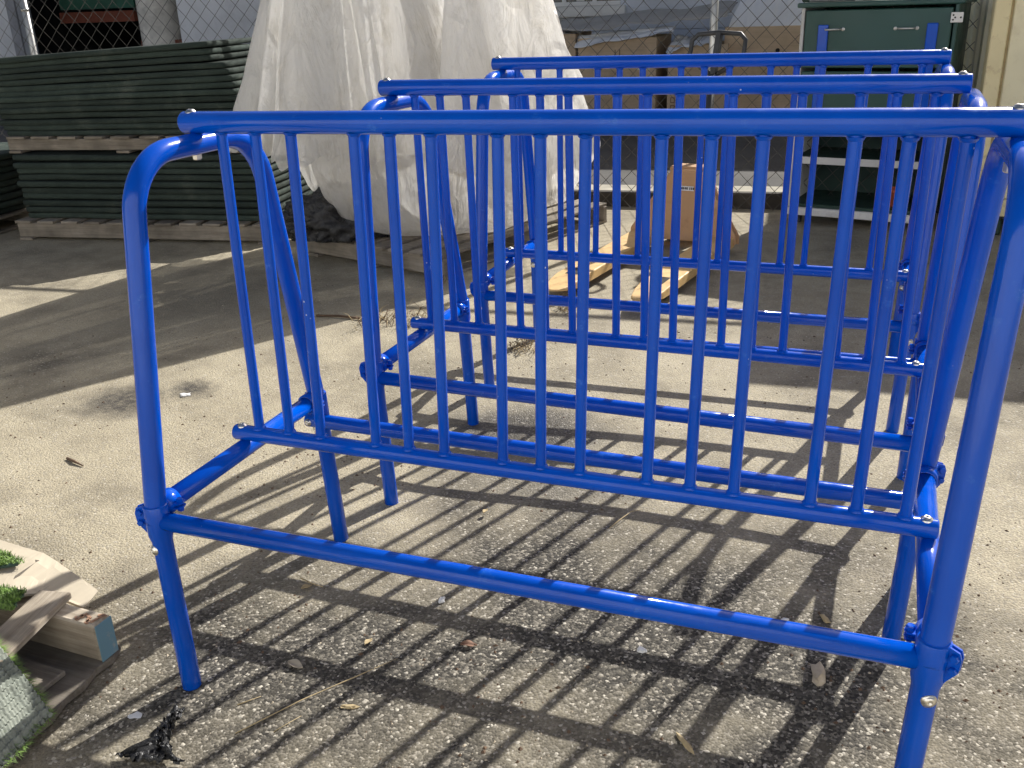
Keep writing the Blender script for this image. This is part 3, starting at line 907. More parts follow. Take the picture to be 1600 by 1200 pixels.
# the loose upper sheet is dropped over the load with a short cloth simulation, then frozen
def drape():
    def P(x, y, z): return CR * x + CF * y + Vector((0, 0, z))
    core = [(0, -.66, .58, .5), (.55, -.68, .60, .52), (.72, -.62, .58, .48), (1.1, -.62, .50, .44), (1.36, -.64, .45, .42), (1.8, -.66, .40, .40), (2.15, -.64, .36, .36), (2.28, -.50, .24, .24), (2.31, -.30, .04, .10)]
    mb = MB(); n = 28; vs = []; fs = []
    for z, l, r, d in core:
        for k in range(n):
            th = 2 * math.pi * k / n; ct, s = math.cos(th), math.sin(th); sq = (abs(ct) ** 3 + abs(s) ** 3) ** (-1 / 3)
            vs.append(P((l + r) / 2 + (r - l) / 2 * ct * sq, d * s * sq, z))
    for j in range(len(core) - 1):
        for k in range(n): fs.append((j * n + k, j * n + (k + 1) % n, (j + 1) * n + (k + 1) % n, (j + 1) * n + k))
    fs.append(tuple((len(core) - 1) * n + k for k in range(n)))
    mb.add(vs, fs)
    mb.tube([P(-.4, 0, 1.15), P(-.75, -.02, 1.0), P(-1.10, -.12, .80), P(-1.17, -.14, .74)], [.10, .09, .07, .03], 10)
    mb.tube([P(-.3, -.35, 1.0), P(-.72, -.50, .78), P(-.84, -.54, .70)], [.10, .07, .03], 10)
    form = mb.build("drape_form", None)
    form.modifiers.new("collide", 'COLLISION'); form.collision.thickness_outer = .012; form.collision.cloth_friction = 12
    N = 76; x0, x1, y0, y1 = -2.45, 1.95, -2.1, 1.95
    vs = [P(x0 + (x1 - x0) * i / N, y0 + (y1 - y0) * j / N, 2.38 + .01 * noise.noise(Vector((i * .3, j * .3, 0)))) for j in range(N + 1) for i in range(N + 1)]
    fs = [(j * (N + 1) + i, j * (N + 1) + i + 1, (j + 1) * (N + 1) + i + 1, (j + 1) * (N + 1) + i) for j in range(N) for i in range(N)]
    sh = MB().add(vs, fs).build("drape_sheet", None)
    cl = sh.modifiers.new("cloth", 'CLOTH'); st = cl.settings
    st.quality = 5; st.mass = .12; st.tension_stiffness = 25; st.compression_stiffness = 25; st.shear_stiffness = 8; st.bending_stiffness = 1.0; st.air_damping = 1.2
    cl.collision_settings.collision_quality = 2; cl.collision_settings.distance_min = .008
    cl.collision_settings.use_self_collision = True; cl.collision_settings.self_distance_min = .006
    cl.point_cache.frame_end = 90
    for f in range(1, 86): scene.frame_set(f)
    me = sh.evaluated_get(bpy.context.evaluated_depsgraph_get()).to_mesh()
    pts = [v.co.copy() for v in me.vertices]
    bpy.data.objects.remove(sh); bpy.data.objects.remove(form)
    scene.frame_set(1)
    return N + 1, pts
N_, pts = drape()
def hem(p):
    x = p.dot(CR)
    return (.47 if x < .0 else .47 - .5 * min(x, .8)) + .035 * noise.noise(Vector((p.x * 3, p.y * 3, 0)))
keep = [p.z > hem(p) for p in pts]
fs = []
for j in range(N_ - 1):
    for i in range(N_ - 1):
        f = (j * N_ + i, j * N_ + i + 1, (j + 1) * N_ + i + 1, (j + 1) * N_ + i)
        if all(keep[k] for k in f): fs.append(f)
used = sorted({k for f in fs for k in f}); ix = {k: n for n, k in enumerate(used)}
o = MB().add([pts[k] for k in used], [tuple(ix[k] for k in f) for f in fs], True).build("upper_sheet", SHEET, load)
md = o.modifiers.new("subsurf", 'SUBSURF'); md.levels = 1; md.render_levels = 1
inn = [(.02, -.45, .42, .34, .0), (.3, -.45, .42, .34, .02), (.55, -.40, .34, .28, .03), (.9, -.30, .14, .18, .03), (2.0, -.26, -.12, .07, .02)]
vs, fs = loft(inn, 40, 5.0, .05, True)
MB().add(vs, fs, False).build("load_inside", simple("dusty_grey_load", (.42, .39, .34), .9, 0, .4, 3), load)

def crumple(name, r, squash, seed, m, label, cat, loc, amp=.35, n=4, rz=0.0):
    bm = bmesh.new(); bmesh.ops.create_icosphere(bm, subdivisions=n, radius=1.0)
    for v in bm.verts:
        d = v.co.normalized()
        q = d * 1.7 + Vector((seed, seed * 2, 0))
        f = 1 + amp * (1 - 2 * abs(noise.noise(q))) * .6 + amp * .6 * (1 - 2 * abs(noise.noise(q * 2.3))) + amp * .3 * noise.noise(q * 5)
        p = Vector((d.x * squash[0], d.y * squash[1], d.z * squash[2])) * r * f
        p.z = max(p.z + squash[2] * r * .55, .002)
        v.co = p
    me = bpy.data.meshes.new(name); bm.to_mesh(me); bm.free(); me.materials.append(m)
    me.polygons.foreach_set("use_smooth", [True] * len(me.polygons))
    o = put(name, me, None, loc, (0, 0, rz))
    return tag(o, label, cat)
crumple("plastic_bag", .22, (1.15, .75, .75), 2.3, BLACKPL, "crumpled black plastic bag on the pallet corner beside the wrapped load", "plastic bag", (-2.43, 3.27, .134), .5, 5, .4)

# ---------------------------------------------------------------- pallet jack
def pallet_jack():
    d = Vector((-.135, -1, 0)).normalized()          # heel to fork tips
    M = frame((-.475, 3.96, 0), d)                    # local x towards the tips, y to the right seen from behind
    t = thing("pallet_jack", "worn yellow pallet jack with a dark loop handle", "pallet jack", M.translation, math.atan2(d.y, d.x))
    for s in (-1, 1):
        y = s * .235; w = .083
        # fork: hollow channel with a rounded, tapering tip
        out = [(0, -w), (1.10, -w), (1.20, -w * .92), (1.29, -w * .70), (1.33, -w * .4), (1.34, 0), (1.33, w * .4), (1.29, w * .70), (1.20, w * .92), (1.10, w), (0, w)]
        mb = MB(); n = len(out)
        zt = .092
        def drop(x): return .058 if x < 1.1 else .045 - max(0, x - 1.2) * .12
        vs = [(x, y + yy, zt - max(0, x - 1.12) * .10) for x, yy in out] + [(x, y + yy * 1.0, zt - drop(x)) for x, yy in out]
        fs = [tuple(range(n))] + [(i, n + i, n + i + 1, i + 1) for i in range(n - 1)] + [(n - 1, 2 * n - 1, n, 0)]
        mb.add(vs, fs, False)
        fk = mb.build("fork", YELLOW, t)
        md = fk.modifiers.new("bevel", 'BEVEL'); md.width = .010; md.segments = 2; md.limit_method = 'ANGLE'
        MB().box((.98, y - .035, zt - .004), (1.10, y + .035, zt + .0015)).build("roller_slot", SHADOWY, fk)
        mb = MB()
        for dx in (.97, 1.06):
            mb.tube([(dx, y - .04, .036), (dx, y + .04, .036)], .036, 16)
        mb.build("load_roller", TYRE, t)
        MB().tube([(-.16, s * .085, .085), (-.16, s * .145, .085)], .085, 22).build("steer_wheel", TYRE, t)
    # sloping A-shaped front plate
    poly = [(-.33, .05), (.33, .05), (.33, .10), (.215, .28), (.085, .47), (-.085, .47), (-.215, .28), (-.33, .10)]
    Mp = Matrix(((0, 0, 1, .02), (1, 0, 0, 0), (0, 1, 0, 0), (0, 0, 0, 1)))
    Mp = Matrix.Translation((.03, 0, 0)) @ Matrix.Rotation(R(-9), 4, 'Y') @ Matrix(((0, 0, 1, 0), (1, 0, 0, 0), (0, 1, 0, 0), (0, 0, 0, 1)))
    o = MB().prism(poly, -.012, .012, Mp).build("front_plate", PLATE_SHADED, t)
    md = o.modifiers.new("bevel", 'BEVEL'); md.width = .004; md.segments = 2
    # side cheeks and top cap of the battery-box shaped body
    mb = MB()
    for s in (-1, 1):
        vs = [(-.002, s * .345, .05), (-.16, s * .20, .05), (-.18, s * .12, .44), (-.062, s * .095, .475), (-.034, s * .225, .28), (-.006, s * .343, .10)]
        vs2 = [(x, y - s * .02, z) for x, y, z in vs]
        n = len(vs)
        mb.add(vs + vs2, [tuple(range(n)), tuple(range(2 * n - 1, n - 1, -1))] + [(i, (i + 1) % n, n + (i + 1) % n, n + i) for i in range(n)])
    mb.box((-.19, -.12, .445), (-.062, .12, .478), None, .008)
    mb.build("body", PLATE_SHADED, t)
    MB().box((-.30, -.07, .05), (-.17, .07, .34), None, .02).build("pump", DARKMETAL, t)
    mb = MB()
    lab = mb.box((-.006, -.052, .345), (-.003, .052, .372), Matrix.Translation((.0175, 0, 0)) @ Matrix.Rotation(R(-9), 4, 'Y') @ Matrix.Translation((.033, 0, 0)))
    st = mb.build("sticker", LITTER, t)
    mb = MB()
    Ml = Matrix.Translation((.0175, 0, 0)) @ Matrix.Rotation(R(-9), 4, 'Y') @ Matrix.Translation((.0335, 0, 0))
    for i in range(9):
        y = -.046 + i * .0105 + (.008 if i > 5 else 0)
        mb.box((-.003, y, .352), (-.0022, y + .006 + (i % 3) * .0012, .366), Ml)
    mb.build("sticker_print", DARKMETAL, st)
    h0 = Vector((-.22, 0, .34)); h1 = Vector((-.40, .02, .98)); h2 = Vector((-.47, .02, 1.22))
    MB().tube([h0, h1], .022, 14).build("handle_stem", DARKMETAL, t)
    side = Vector((0, 1, 0)); upd = (h1 - h0).normalized()
    hw = .165
    pts = [h1 - upd * .02]
    loop = [h1 + upd * .0 - side * .02, h1 + upd * .07 - side * (hw - .03), h1 + upd * .12 - side * hw, h1 + upd * .20 - side * hw, h1 + upd * .235 - side * (hw - .035),
            h1 + upd * .245, h1 + upd * .235 + side * (hw - .035), h1 + upd * .20 + side * hw, h1 + upd * .12 + side * hw, h1 + upd * .07 + side * (hw - .03), h1 + side * .02]
    lp = MB().tube(loop, .014, 12).build("handle_loop", DARKMETAL, t)
    MB().box((-.015, -.022, 0), (.015, .022, .24), along(h1, h1 + upd)).build("handle_rib", DARKMETAL, lp)
    return t
pallet_jack()

# ---------------------------------------------------------------- green cabinet
def cabinet():
    a, b = Vector((.05, 4.78, 0)), Vector((.93, 4.63, 0))
    d = b - a; W = d.length; rz = math.atan2(d.y, d.x)
    t = thing("metal_cabinet", "dark green metal cabinet on a white base rail, beside the cream container", "cabinet", a, rz)
    D = .55; Z0, Z1 = .115, 1.335
    MB().box((0, -.012, .062), (W, .03, Z0 - .003), None, .004).build("base_rail", WHITE, t)
    for x in (.04, W - .08):
        for y in (.06, D - .1):
            MB().box((x, y, 0), (x + .04, y + .04, .06)).build("foot", DARKMETAL, t)
    MB().box((0, 0, Z0), (.022, D, Z1), None, .003).build("side_panel", PALEGREY, t)
    MB().box((W - .022, 0, Z0), (W, D, Z1), None, .003).build("side_panel", GREEN, t)
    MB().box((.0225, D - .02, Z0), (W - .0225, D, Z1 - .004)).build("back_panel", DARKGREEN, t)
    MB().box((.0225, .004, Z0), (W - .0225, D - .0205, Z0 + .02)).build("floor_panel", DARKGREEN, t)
    MB().box((-.02, -.035, Z1), (W + .03, D + .01, Z1 + .028), None, .006).build("top_panel", GREEN, t)
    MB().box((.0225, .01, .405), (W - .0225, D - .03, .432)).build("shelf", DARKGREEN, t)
    MB().box((.0225, -.002, .396), (W - .0225, .0095, .440)).build("shelf_edge", PALEGREY, t)
    for (z0, z1) in ((.985, 1.318), (.60, .965)):
        dr = MB().box((.03, -.012, z0), (W - .03, .01, z1), None, .005).build("drop_front", GREEN, t)
        for x in (.20, .62):
            mb = MB(); zc = z1 - .11 if z0 > .9 else z1 - .115
            mb.tube([(x - .045, -.012, zc), (x - .04, -.035, zc), (x, -.042, zc), (x + .04, -.035, zc), (x + .045, -.012, zc)], .006, 8)
            mb.build("handle", GALV, dr)
            mb = MB()
            for s in (-1, 1):
                dome(mb, (x + s * .06, -.011, zc), (0, -1, 0), .009, .004)
            mb.build("handle_screw", GALV, dr)
    for x in (.115, .735):
        MB().box((x, -.030, .64), (x + .06, -.014, 1.235), None, .004).build("blue_strip", BLUE, t)
    mb = MB().box((W - .035, -.040, 1.235), (W + .03, -.034, 1.29), None, .002); mb.box((W - .035, -.033, 1.235), (W - .030, .0, 1.29))
    br = mb.build("corner_bracket", WHITE, t)
    for x, z in ((W - .022, 1.275), (W - .022, 1.25), (W - .012, 1.262), (W + .018, 1.262)):
        MB().lathe([(.0001, 0), (.005, 0), (.005, .003)], 8, Matrix.Translation((x, -.0405, z)) @ Matrix.Rotation(R(90), 4, 'X')).build("bracket_hole", SHADOWY, br)
    return t, Matrix.Translation(a) @ Matrix.Rotation(rz, 4, 'Z')
cab, CM = cabinet()
# terracotta pot standing on the cabinet floor
pot = thing("plant_pot", "small terracotta plant pot inside the open lower part of the cabinet", "plant pot", CM @ Vector((.64, .14, .136)), 0)
MB().lathe([(.0001, 0), (.036, 0), (.047, .085), (.053, .087), (.055, .112), (.049, .113), (.047, .09), (.034, .012), (.0001, .012)], 24).build("pot_body", TERRA, pot)
# rods lying on top of the cabinet
rods = [((.02, .10), (.80, .04), .010, GALV, "thin bright metal rod lying along the front of the cabinet top", "metal rod"),
        ((.10, .20), (.85, .14), .013, DARKMETAL, "dark pipe lying across the cabinet top", "pipe"),
        ((.30, .06), (.86, .22), .008, WHITE, "thin white rod lying slantwise on the cabinet top", "rod"),
        ((.05, .30), (.60, .33), .015, BLUE, "short blue tube lying at the back of the cabinet top", "tube")]
for i, (p, q, r, m, lab, cat) in enumerate(rods):
    a = CM @ Vector((p[0], p[1], 1.363 + r)); b = CM @ Vector((q[0], q[1], 1.363 + r + (.03 if i == 2 else 0)))
    mb = MB().tube([Vector((0, 0, 0)), (b - a) * .5 + Vector((0, 0, .002)), b - a], r, 10)
    tag(mb.build("loose_rod", m, None, a), lab, cat)
crumple("green_tarp", .13, (1.3, .9, .55), 6.1, DARKGREEN, "crumpled dark green tarp on the left of the cabinet top", "tarp", CM @ Vector((.16, .30, 1.362)), .4, 4)

# ---------------------------------------------------------------- cream container
def container():
    a = Vector((1.11, 4.60, 0)); rz = R(5)
    t = thing("storage_container", "cream painted steel storage container at the right edge", "container", a, rz)
    W, D, Z0, H = 2.3, 3.2, .13, 2.16
    post = MB().box((0, 0, Z0), (.085, .10, H), None, .006); post.build("corner_post", CREAM_TRIM, t)
    MB().box((W - .085, 0, Z0), (W, .10, H), None, .006).build("corner_post", CREAM_TRIM, t)
    MB().box((.0855, .012, Z0), (W - .0855, .09, Z0 + .10), None, .004).build("bottom_rail", CREAM_TRIM, t)
    MB().box((.0855, .012, H - .10), (W - .0855, .09, H), None, .004).build("top_rail", CREAM_TRIM, t)
    # door leaf, set back, with a rust-stained gasket seam
    MB().box((.105, .03, Z0 + .103), (W / 2 - .01, .07, H - .103), None, .006).build("door", CREAM, t)
    MB().box((W / 2 + .01, .03, Z0 + .103), (W - .105, .07, H - .103), None, .006).build("door", CREAM, t)
    MB().box((.087, .034, Z0 + .104), (.1035, .065, H - .104)).build("door_gasket", paint("stained_gasket", (.42, .33, .17), .7, (.16, .09, .04), .8, 40), t)
    for z in (.45, 1.42, 1.95):
        h = MB().box((.05, -.02, z - .04), (.16, -.003, z + .04), None, .004); h.tube([(.085, -.024, z - .05), (.085, -.024, z + .05)], .013, 10)
        h.build("hinge", CREAM_TRIM, t)
    lk = MB().tube([(.62, .0, Z0 + .04), (.62, .0, H - .04)], .017, 12).build("locking_bar", GALV, t)
    # corrugated left side
    prof = []; y = .1005
    while y < D - .12:
        for dy, dx in ((0, .012), (.07, .012), (.10, .045), (.17, .045), (.20, .012)):
            prof.append((dx, y + dy))
        y += .205
    n = len(prof)
    vs = [(x, yy, z) for z in (Z0 + .12, H - .1) for x, yy in prof]
    MB().add(vs, [(i, i + 1, n + i + 1, n + i) for i in range(n - 1)]).build("side_wall", CREAM, t)
    MB().box((.0, .1005, Z0), (.07, D, Z0 + .118)).build("side_rail", CREAM_TRIM, t); MB().box((.0, .1005, H - .098), (.07, D, H)).build("side_rail", CREAM_TRIM, t)
    MB().box((.02, .02, H + .002), (W - .02, D, H + .03)).build("roof", CREAM, t)
    MB().box((W - .06, .101, Z0), (W, D, H)).build("side_wall", CREAM, t)
    MB().box((.071, D - .06, Z0), (W - .061, D, H)).build("end_wall", CREAM, t)
    MB().box((.06, .1, Z0 - .03), (W - .06, D - .07, Z0 + .02)).build("underframe", DARKMETAL, t)
    for (x, y) in ((.03, .08), (W - .25, .08), (.03, D - .35), (W - .25, D - .35)):
        MB().box((x, y, 0), (x + .2, y + .25, Z0 - .031), None, .01).build("support_block", DARKGREEN, t)
container()

# ---------------------------------------------------------------- scrap heap at the bottom left
def plank(name, a, b, w, th, m, label=None, cat=None, parent=None, roll=0.0, bev=.003):
    a = Vector(a); b = Vector(b); d = b - a
    x = d.normalized(); z = Vector((0, 0, 1)); y = z.cross(x).normalized(); z = x.cross(y)
    M = Matrix((x, y, z)).transposed().to_4x4(); M.translation = a
    M = M @ Matrix.Rotation(roll, 4, 'X')
    me = MB().box((0, -w / 2, 0), (d.length, w / 2, th), None, bev).mesh(name, m)
    o = put(name, me, parent, M=M)
    if label: tag(o, label, cat)
    return o

scrap = thing("scrap_pallet", "broken wooden pallet with a blue painted block end, cut by the left edge", "pallet", (-1.25, -.4, 0), 0)
SB = Vector((-1.25, -.4, 0))
def sp(x, y, z=0.0): return Vector((x, y, z)) - SB
# plywood base with a splintered edge
edge = [(-.985, -.285), (-.965, -.33), (-.972, -.38), (-.958, -.43), (-.962, -.48), (-.945, -.54), (-.948, -.60), (-.93, -.66), (-.935, -.72), (-.92, -.80), (-1.55, -.86), (-1.62, -.38), (-1.25, -.31)]
mb = MB().prism([(x + 1.25, y + .4) for x, y in edge], .006, .022)
mb.build("plywood_base", WOOD, scrap)
plank("block", sp(-1.42, -.318, .0225), sp(-.974, -.330, .0225), .052, .100, WOOD_WARM, parent=scrap, bev=.005)
e0 = sp(-.974, -.330, .0225); dd = Vector((1, -.027, 0)).normalized()
BLUEEND = paint("faded_blue_paint", (.15, .28, .36), .85, (.40, .36, .29), 1.0, 30)
plank("painted_end", e0 + dd * .0005, e0 + dd * .0035, .050, .098, BLUEEND, parent=scrap, bev=.001)
plank("deck_board", sp(-1.085, -.60, .1228), sp(-1.150, -.290, .1232), .085, .018, WOOD_WARM, parent=scrap)
plank("deck_board", sp(-1.30, -.62, .1228), sp(-1.345, -.20, .1232), .10, .018, WOOD, parent=scrap)
plank("block", sp(-1.60, -.62, .0225), sp(-1.02, -.635, .0225), .052, .100, WOOD, parent=scrap, bev=.006)
plank("bottom_board", sp(-1.50, -.44, .0225), sp(-1.02, -.455, .0225), .075, .014, WOOD, parent=scrap)
# rust-red chips where the block end split
mb = MB()
for i in range(9):
    x, y = -1.00 + random.uniform(-.045, .018), -.329 + random.uniform(-.016, .016)
    q = sp(x, y, .1228); a = random.uniform(0, 3.1); L_ = random.uniform(.012, .03)
    mb.box((-L_ / 2, -.003, 0), (L_ / 2, .003, .002), Matrix.Translation(q) @ Matrix.Rotation(a, 4, 'Z'))
mb.build("splinter", simple("split_wood", (.34, .20, .13), .8, 0, .5, 60), scrap)

# cardboard sheet lying over the scrap
def sheet_poly(name, poly, th, m, label, cat, zf, n=3):
    bm = bmesh.new()
    vs = [bm.verts.new((x, y, 0)) for x, y in poly]
    f = bm.faces.new(vs)
    bmesh.ops.triangulate(bm, faces=[f])
    bmesh.ops.subdivide_edges(bm, edges=bm.edges[:], cuts=n, use_grid_fill=True)
    bm.normal_update()
    for v in bm.verts: v.co.z = zf(v.co.x, v.co.y)
    me = bpy.data.meshes.new(name); bm.to_mesh(me); bm.free(); me.materials.append(m)
    c = Vector((sum(p[0] for p in poly) / len(poly), sum(p[1] for p in poly) / len(poly), 0))
    for v in me.vertices: v.co -= c
    o = put(name, me, None, c)
    md = o.modifiers.new("solid", 'SOLIDIFY'); md.thickness = th; md.offset = 1
    return tag(o, label, cat)
sheet_poly("cardboard_sheet", [(-1.75, -.13), (-1.60, -.133), (-1.52, -.139), (-1.45, -.146), (-1.38, -.154), (-1.32, -.162), (-1.27, -.170), (-1.22, -.180), (-1.17, -.191), (-1.107, -.207), (-1.100, -.235), (-1.093, -.272), (-1.19, -.278), (-1.215, -.34), (-1.30, -.40), (-1.7, -.40)], .006, CARD_PALE,
           "faded flat cardboard sheet over the scrap pallet in the bottom left corner", "cardboard",
           lambda x, y: .146 - .24 * max(0, x + 1.32) * max(0, min(1, (y + .34) / .07)) - .25 * max(0, y + .20) + .0008 * math.sin(x * 31 + y * 12))

# turf offcut, backing side up: ribbed grey-green backing with a grass fringe below
def turf():
    m, nt, N, L, bs = mat("turf_backing")
    tc = tex(nt, "Noise", 45, 5, .7)
    w = tex(nt, "Noise", 5, 4, .6)
    c = ramp(nt, w.outputs[0], [(.3, (.20, .225, .19)), (.7, (.33, .35, .30))])
    c = mix(nt, 1.0, c, ramp(nt, tc.outputs[0], [(.3, .65), (.7, 1.2)]), 'MULTIPLY')
    L.new(c, bs.inputs["Base Color"]); bs.inputs["Roughness"].default_value = .95; bs.inputs["Specular IOR Level"].default_value = .15
    bump(nt, bs, tc.outputs[0], .35, .003)
    t = thing("turf_offcut", "artificial turf offcut lying ribbed backing side up on the scrap pallet", "artificial turf", (-1.08, -.56, .12), 0)
    A, B, C_, D_ = Vector((-1.30, -.452, .17)), Vector((-.930, -.548, .06)), Vector((-.895, -.78, .06)), Vector((-1.34, -.82, .17))
    nu, nv = 230, 110
    vs = []
    def S(u, v):
        p = (A * (1 - u) + B * u) * (1 - v) + (D_ * (1 - u) + C_ * u) * v
        z = .168 - .118 * max(0, (u - .46) / .54) ** 1.5
        p.z = z + .004 * noise.noise(Vector((u * 4, v * 4, 1)))
        p += Vector((.003, .002, 0)) * noise.noise(Vector((v * 20, u * 3, 5)))
        return p
    for j in range(nv + 1):
        for i in range(nu + 1):
            u, v = i / nu, j / nv
            p = S(u, v)
            rib = .0036 * math.sin(u * math.pi * 2 * 33) + .0018 * math.sin(v * math.pi * 2 * 30 + math.sin(u * 119) * .8)
            vs.append(p + Vector((0, 0, rib)) - Vector((-1.08, -.56, .12)))
    fs = [(j * (nu + 1) + i, j * (nu + 1) + i + 1, (j + 1) * (nu + 1) + i + 1, (j + 1) * (nu + 1) + i) for j in range(nv) for i in range(nu)]
    o = MB().add(vs, [tuple(reversed(f)) for f in fs], True).build("backing", m, t)
    md = o.modifiers.new("solid", 'SOLIDIFY'); md.thickness = .008; md.offset = -1
    mb = MB()
    for k in range(1500):
        e = random.random()
        if e < .55: u, v = random.uniform(.05, 1.0), random.uniform(-.01, .02)
        elif e < .95: u, v = random.uniform(.96, 1.015), random.random()
        else: u, v = random.random(), random.random()
        p = S(min(u, 1), max(v, 0)) - Vector((-1.08, -.56, .12)) - Vector((0, 0, .008))
        a = random.uniform(0, 6.28); l = random.uniform(.012, .028)
        dirv = Vector((math.cos(a) * .7 + .35, math.sin(a) * .7 + (.5 if v < .05 else 0), random.uniform(-.8, -.1))).normalized() * l
        s = Vector((-dirv.y, dirv.x, 0)).normalized() * .0011
        mb.add([p - s, p + s, p + dirv + Vector((0, 0, l * .2))], [(0, 1, 2)])
    o = mb.build("grass_fringe", GRASS, t); o["kind"] = "stuff"
GRASS = simple("turf_green", (.17, .28, .06), .6, 0, .5, 60)
turf()
def tuft(loc, rx, ry, n, label, seed):
    rnd = random.Random(seed)
    t = thing("turf_scrap", label, "artificial turf", loc, 0)
    poly = [(rx * math.cos(a) * (1 + .25 * math.sin(3 * a + seed)), ry * math.sin(a) * (1 + .2 * math.cos(2 * a + seed))) for a in [k * math.pi / 9 for k in range(18)]]
    MB().prism(poly, 0, .006).build("backing", DARKGREEN, t)
    mb = MB()
    for k in range(n):
        a = rnd.uniform(0, 6.28); r = math.sqrt(rnd.random()) * (1 + .25 * math.sin(3 * a + seed) + .15 * math.sin(7 * a))
        p = Vector((rx * r * math.cos(a), ry * r * math.sin(a), .004))
        b = rnd.uniform(0, 6.28); l = rnd.uniform(.008, .016); le = rnd.uniform(.4, 2.0)
        d = Vector((math.cos(b) * le, math.sin(b) * le, 1)).normalized() * l
        s = Vector((-math.sin(b), math.cos(b), 0)) * .0012
        q = p + d * .55 + Vector((0, 0, l * .08))
        mb.add([p - s, p + s, q + s * .8, q - s * .8, p + d], [(0, 1, 2, 3), (3, 2, 4)])
    o = mb.build("grass_pile", GRASS, t); o["kind"] = "stuff"
tuft((-1.40, -.250, .1535), .075, .040, 2000, "small piece of green turf on the cardboard sheet, upper of the two", 1)
tuft((-1.235, -.374, .1535), .070, .036, 2000, "small piece of green turf beside the pale plank, lower of the two", 4)

# ---------------------------------------------------------------- litter on the ground
def rock(loc, r, sq, seed, m, label, cat, name="stone", rz=0.0, cuts=2):
    bm = bmesh.new(); bmesh.ops.create_icosphere(bm, subdivisions=cuts, radius=1.0)
    for v in bm.verts:
        d = v.co.normalized(); f = 1 + .55 * noise.noise(d * 1.6 + Vector((seed, 0, 0))) + .35 * noise.noise(d * 3.3 + Vector((seed, 2, 0)))
        v.co = Vector((d.x * sq[0], d.y * sq[1], d.z * sq[2])) * r * f
        v.co.z += sq[2] * r * .7
    me = bpy.data.meshes.new(name); bm.to_mesh(me); bm.free(); me.materials.append(m)
    return tag(put(name, me, None, loc, (0, 0, rz)), label, cat)
rock((.590, .142, 0), .022, (.85, 1.5, .75), 3, ROCK, "pale angular stone on the ground below the nearest rack's front bar", "stone", rz=.15)
rock((.590, .366, 0), .011, (1.5, .7, .5), 5, STRAW, "small tan wood chip behind the right end of the front bar", "wood chip", "wood_chip", 2.2)
rock((.352, -.155, 0), .012, (2.3, .5, .4), 7, STRAW, "short tan wood splinter lying near the bottom edge", "wood chip", "wood_chip", -.75)
rock((.198, .108, 0), .009, (1.3, .9, .7), 9, LITTER, "crumpled scrap of white paper in the rack's shadow", "paper scrap", "paper_scrap")
rock((-.36, -.28, 0), .011, (1.9, .6, .35), 12, STRAW, "tan bark chip on the second shadow stripe from the bottom", "bark chip", "bark_chip", .2)
rock((-.334, .142, .0), .008, (1.0, 1.4, .8), 15, LITTER, "tiny white and black scrap lying at the middle of the rack's shadow", "paper scrap", "paper_scrap")
rock((-.794, -.456, 0), .010, (1.4, 1.0, .12), 16, LITTER, "small white triangular scrap near the left front foot", "paper scrap", "paper_scrap", .4)
rock((.50, .33, 0), .008, (1.2, .9, .6), 18, LITTER, "tiny white pebble beside the right end of the front bar", "pebble", "pebble")
rock((-1.91, 1.10, 0), .015, (1.5, 1.0, .35), 21, LITTER, "white scrap of litter in the dark stain on the left", "paper scrap", "paper_scrap", .5)
def curl_leaf(loc, s, rz, m, label, cat="leaf", name="fallen_leaf"):
    mb = MB(); n = 8; vs = []; fs = []
    for i in range(n + 1):
        u = i / n; w = .55 * math.sin(math.pi * min(1, u * 1.02 + .02)) ** .8
        for k in (-1, -.5, 0, .5, 1):
            vs.append(((u - .5) * 2 * s, k * w * s, s * (.30 * abs(k) ** 1.5 * (1 + .5 * math.sin(u * 5)) + .18 * (u - .5) ** 2 + .03 * math.sin(u * 11 + k * 3)) + .002))
    fs = [(i * 5 + k, i * 5 + k + 1, (i + 1) * 5 + k + 1, (i + 1) * 5 + k) for i in range(n) for k in range(4)]
    o = mb.add(vs, fs, True).build(name, m, None, loc); o.rotation_euler = (0, 0, rz)
    md = o.modifiers.new("solid", 'SOLIDIFY'); md.thickness = .0006
    return tag(o, label, cat)
curl_leaf((-.195, -.003, 0), .020, .3, LEAF, "curled reddish brown leaf in front of the front bar, nearest its middle")
curl_leaf((-.43, -.068, 0), .014, 1.4, STRAW, "small pale dry leaf left of the curled brown leaf")
curl_leaf((-.70, .085, 0), .015, .9, STRAW, "pale dry leaf behind the left part of the front bar's shadow")
curl_leaf((-.40, .60, 0), .014, 1.5, STRAW, "tiny dry leaf standing on the farthest shadow stripe")
curl_leaf((-.55, -.20, 0), .022, -.1, CARD_PALE, "flat pale leaf scrap in the shadow near the left front foot")
def stick(pts, r, m, label, cat="twig", name="twig"):
    p0 = Vector(pts[0])
    o = MB().tube([Vector(p) - p0 for p in pts], [r] * (len(pts) - 1) + [r * .4], 6).build(name, m, None, p0)
    return tag(o, label, cat)
stick([(-.55, -.43, .002), (-.47, -.30, .006), (-.39, -.19, .008), (-.335, -.10, .003)], .0013, STRAW, "long thin straw lying across the lowest shadow stripes", "straw", "straw_stalk")
stick([(-1.93, .50, .004), (-1.88, .482, .008), (-1.83, .47, .004)], .005, TWIG, "short dark twig alone on the sandy ground at the left", "twig")
stick([(-.60, -.355, .002), (-.565, -.315, .003)], .0016, STRAW, "short yellow straw bit near the left front foot", "straw", "straw_stalk")
stick([(-.475, -.40, .002), (-.445, -.34, .003)], .0012, STRAW, "short yellow straw bit near the bottom edge", "straw", "straw_stalk")
stick([(-.74, .118, .003), (-.70, .105, .004), (-.66, .10, .003)], .002, STRAW, "pale twig crossing the shadow of the middle rack's front bar", "twig")
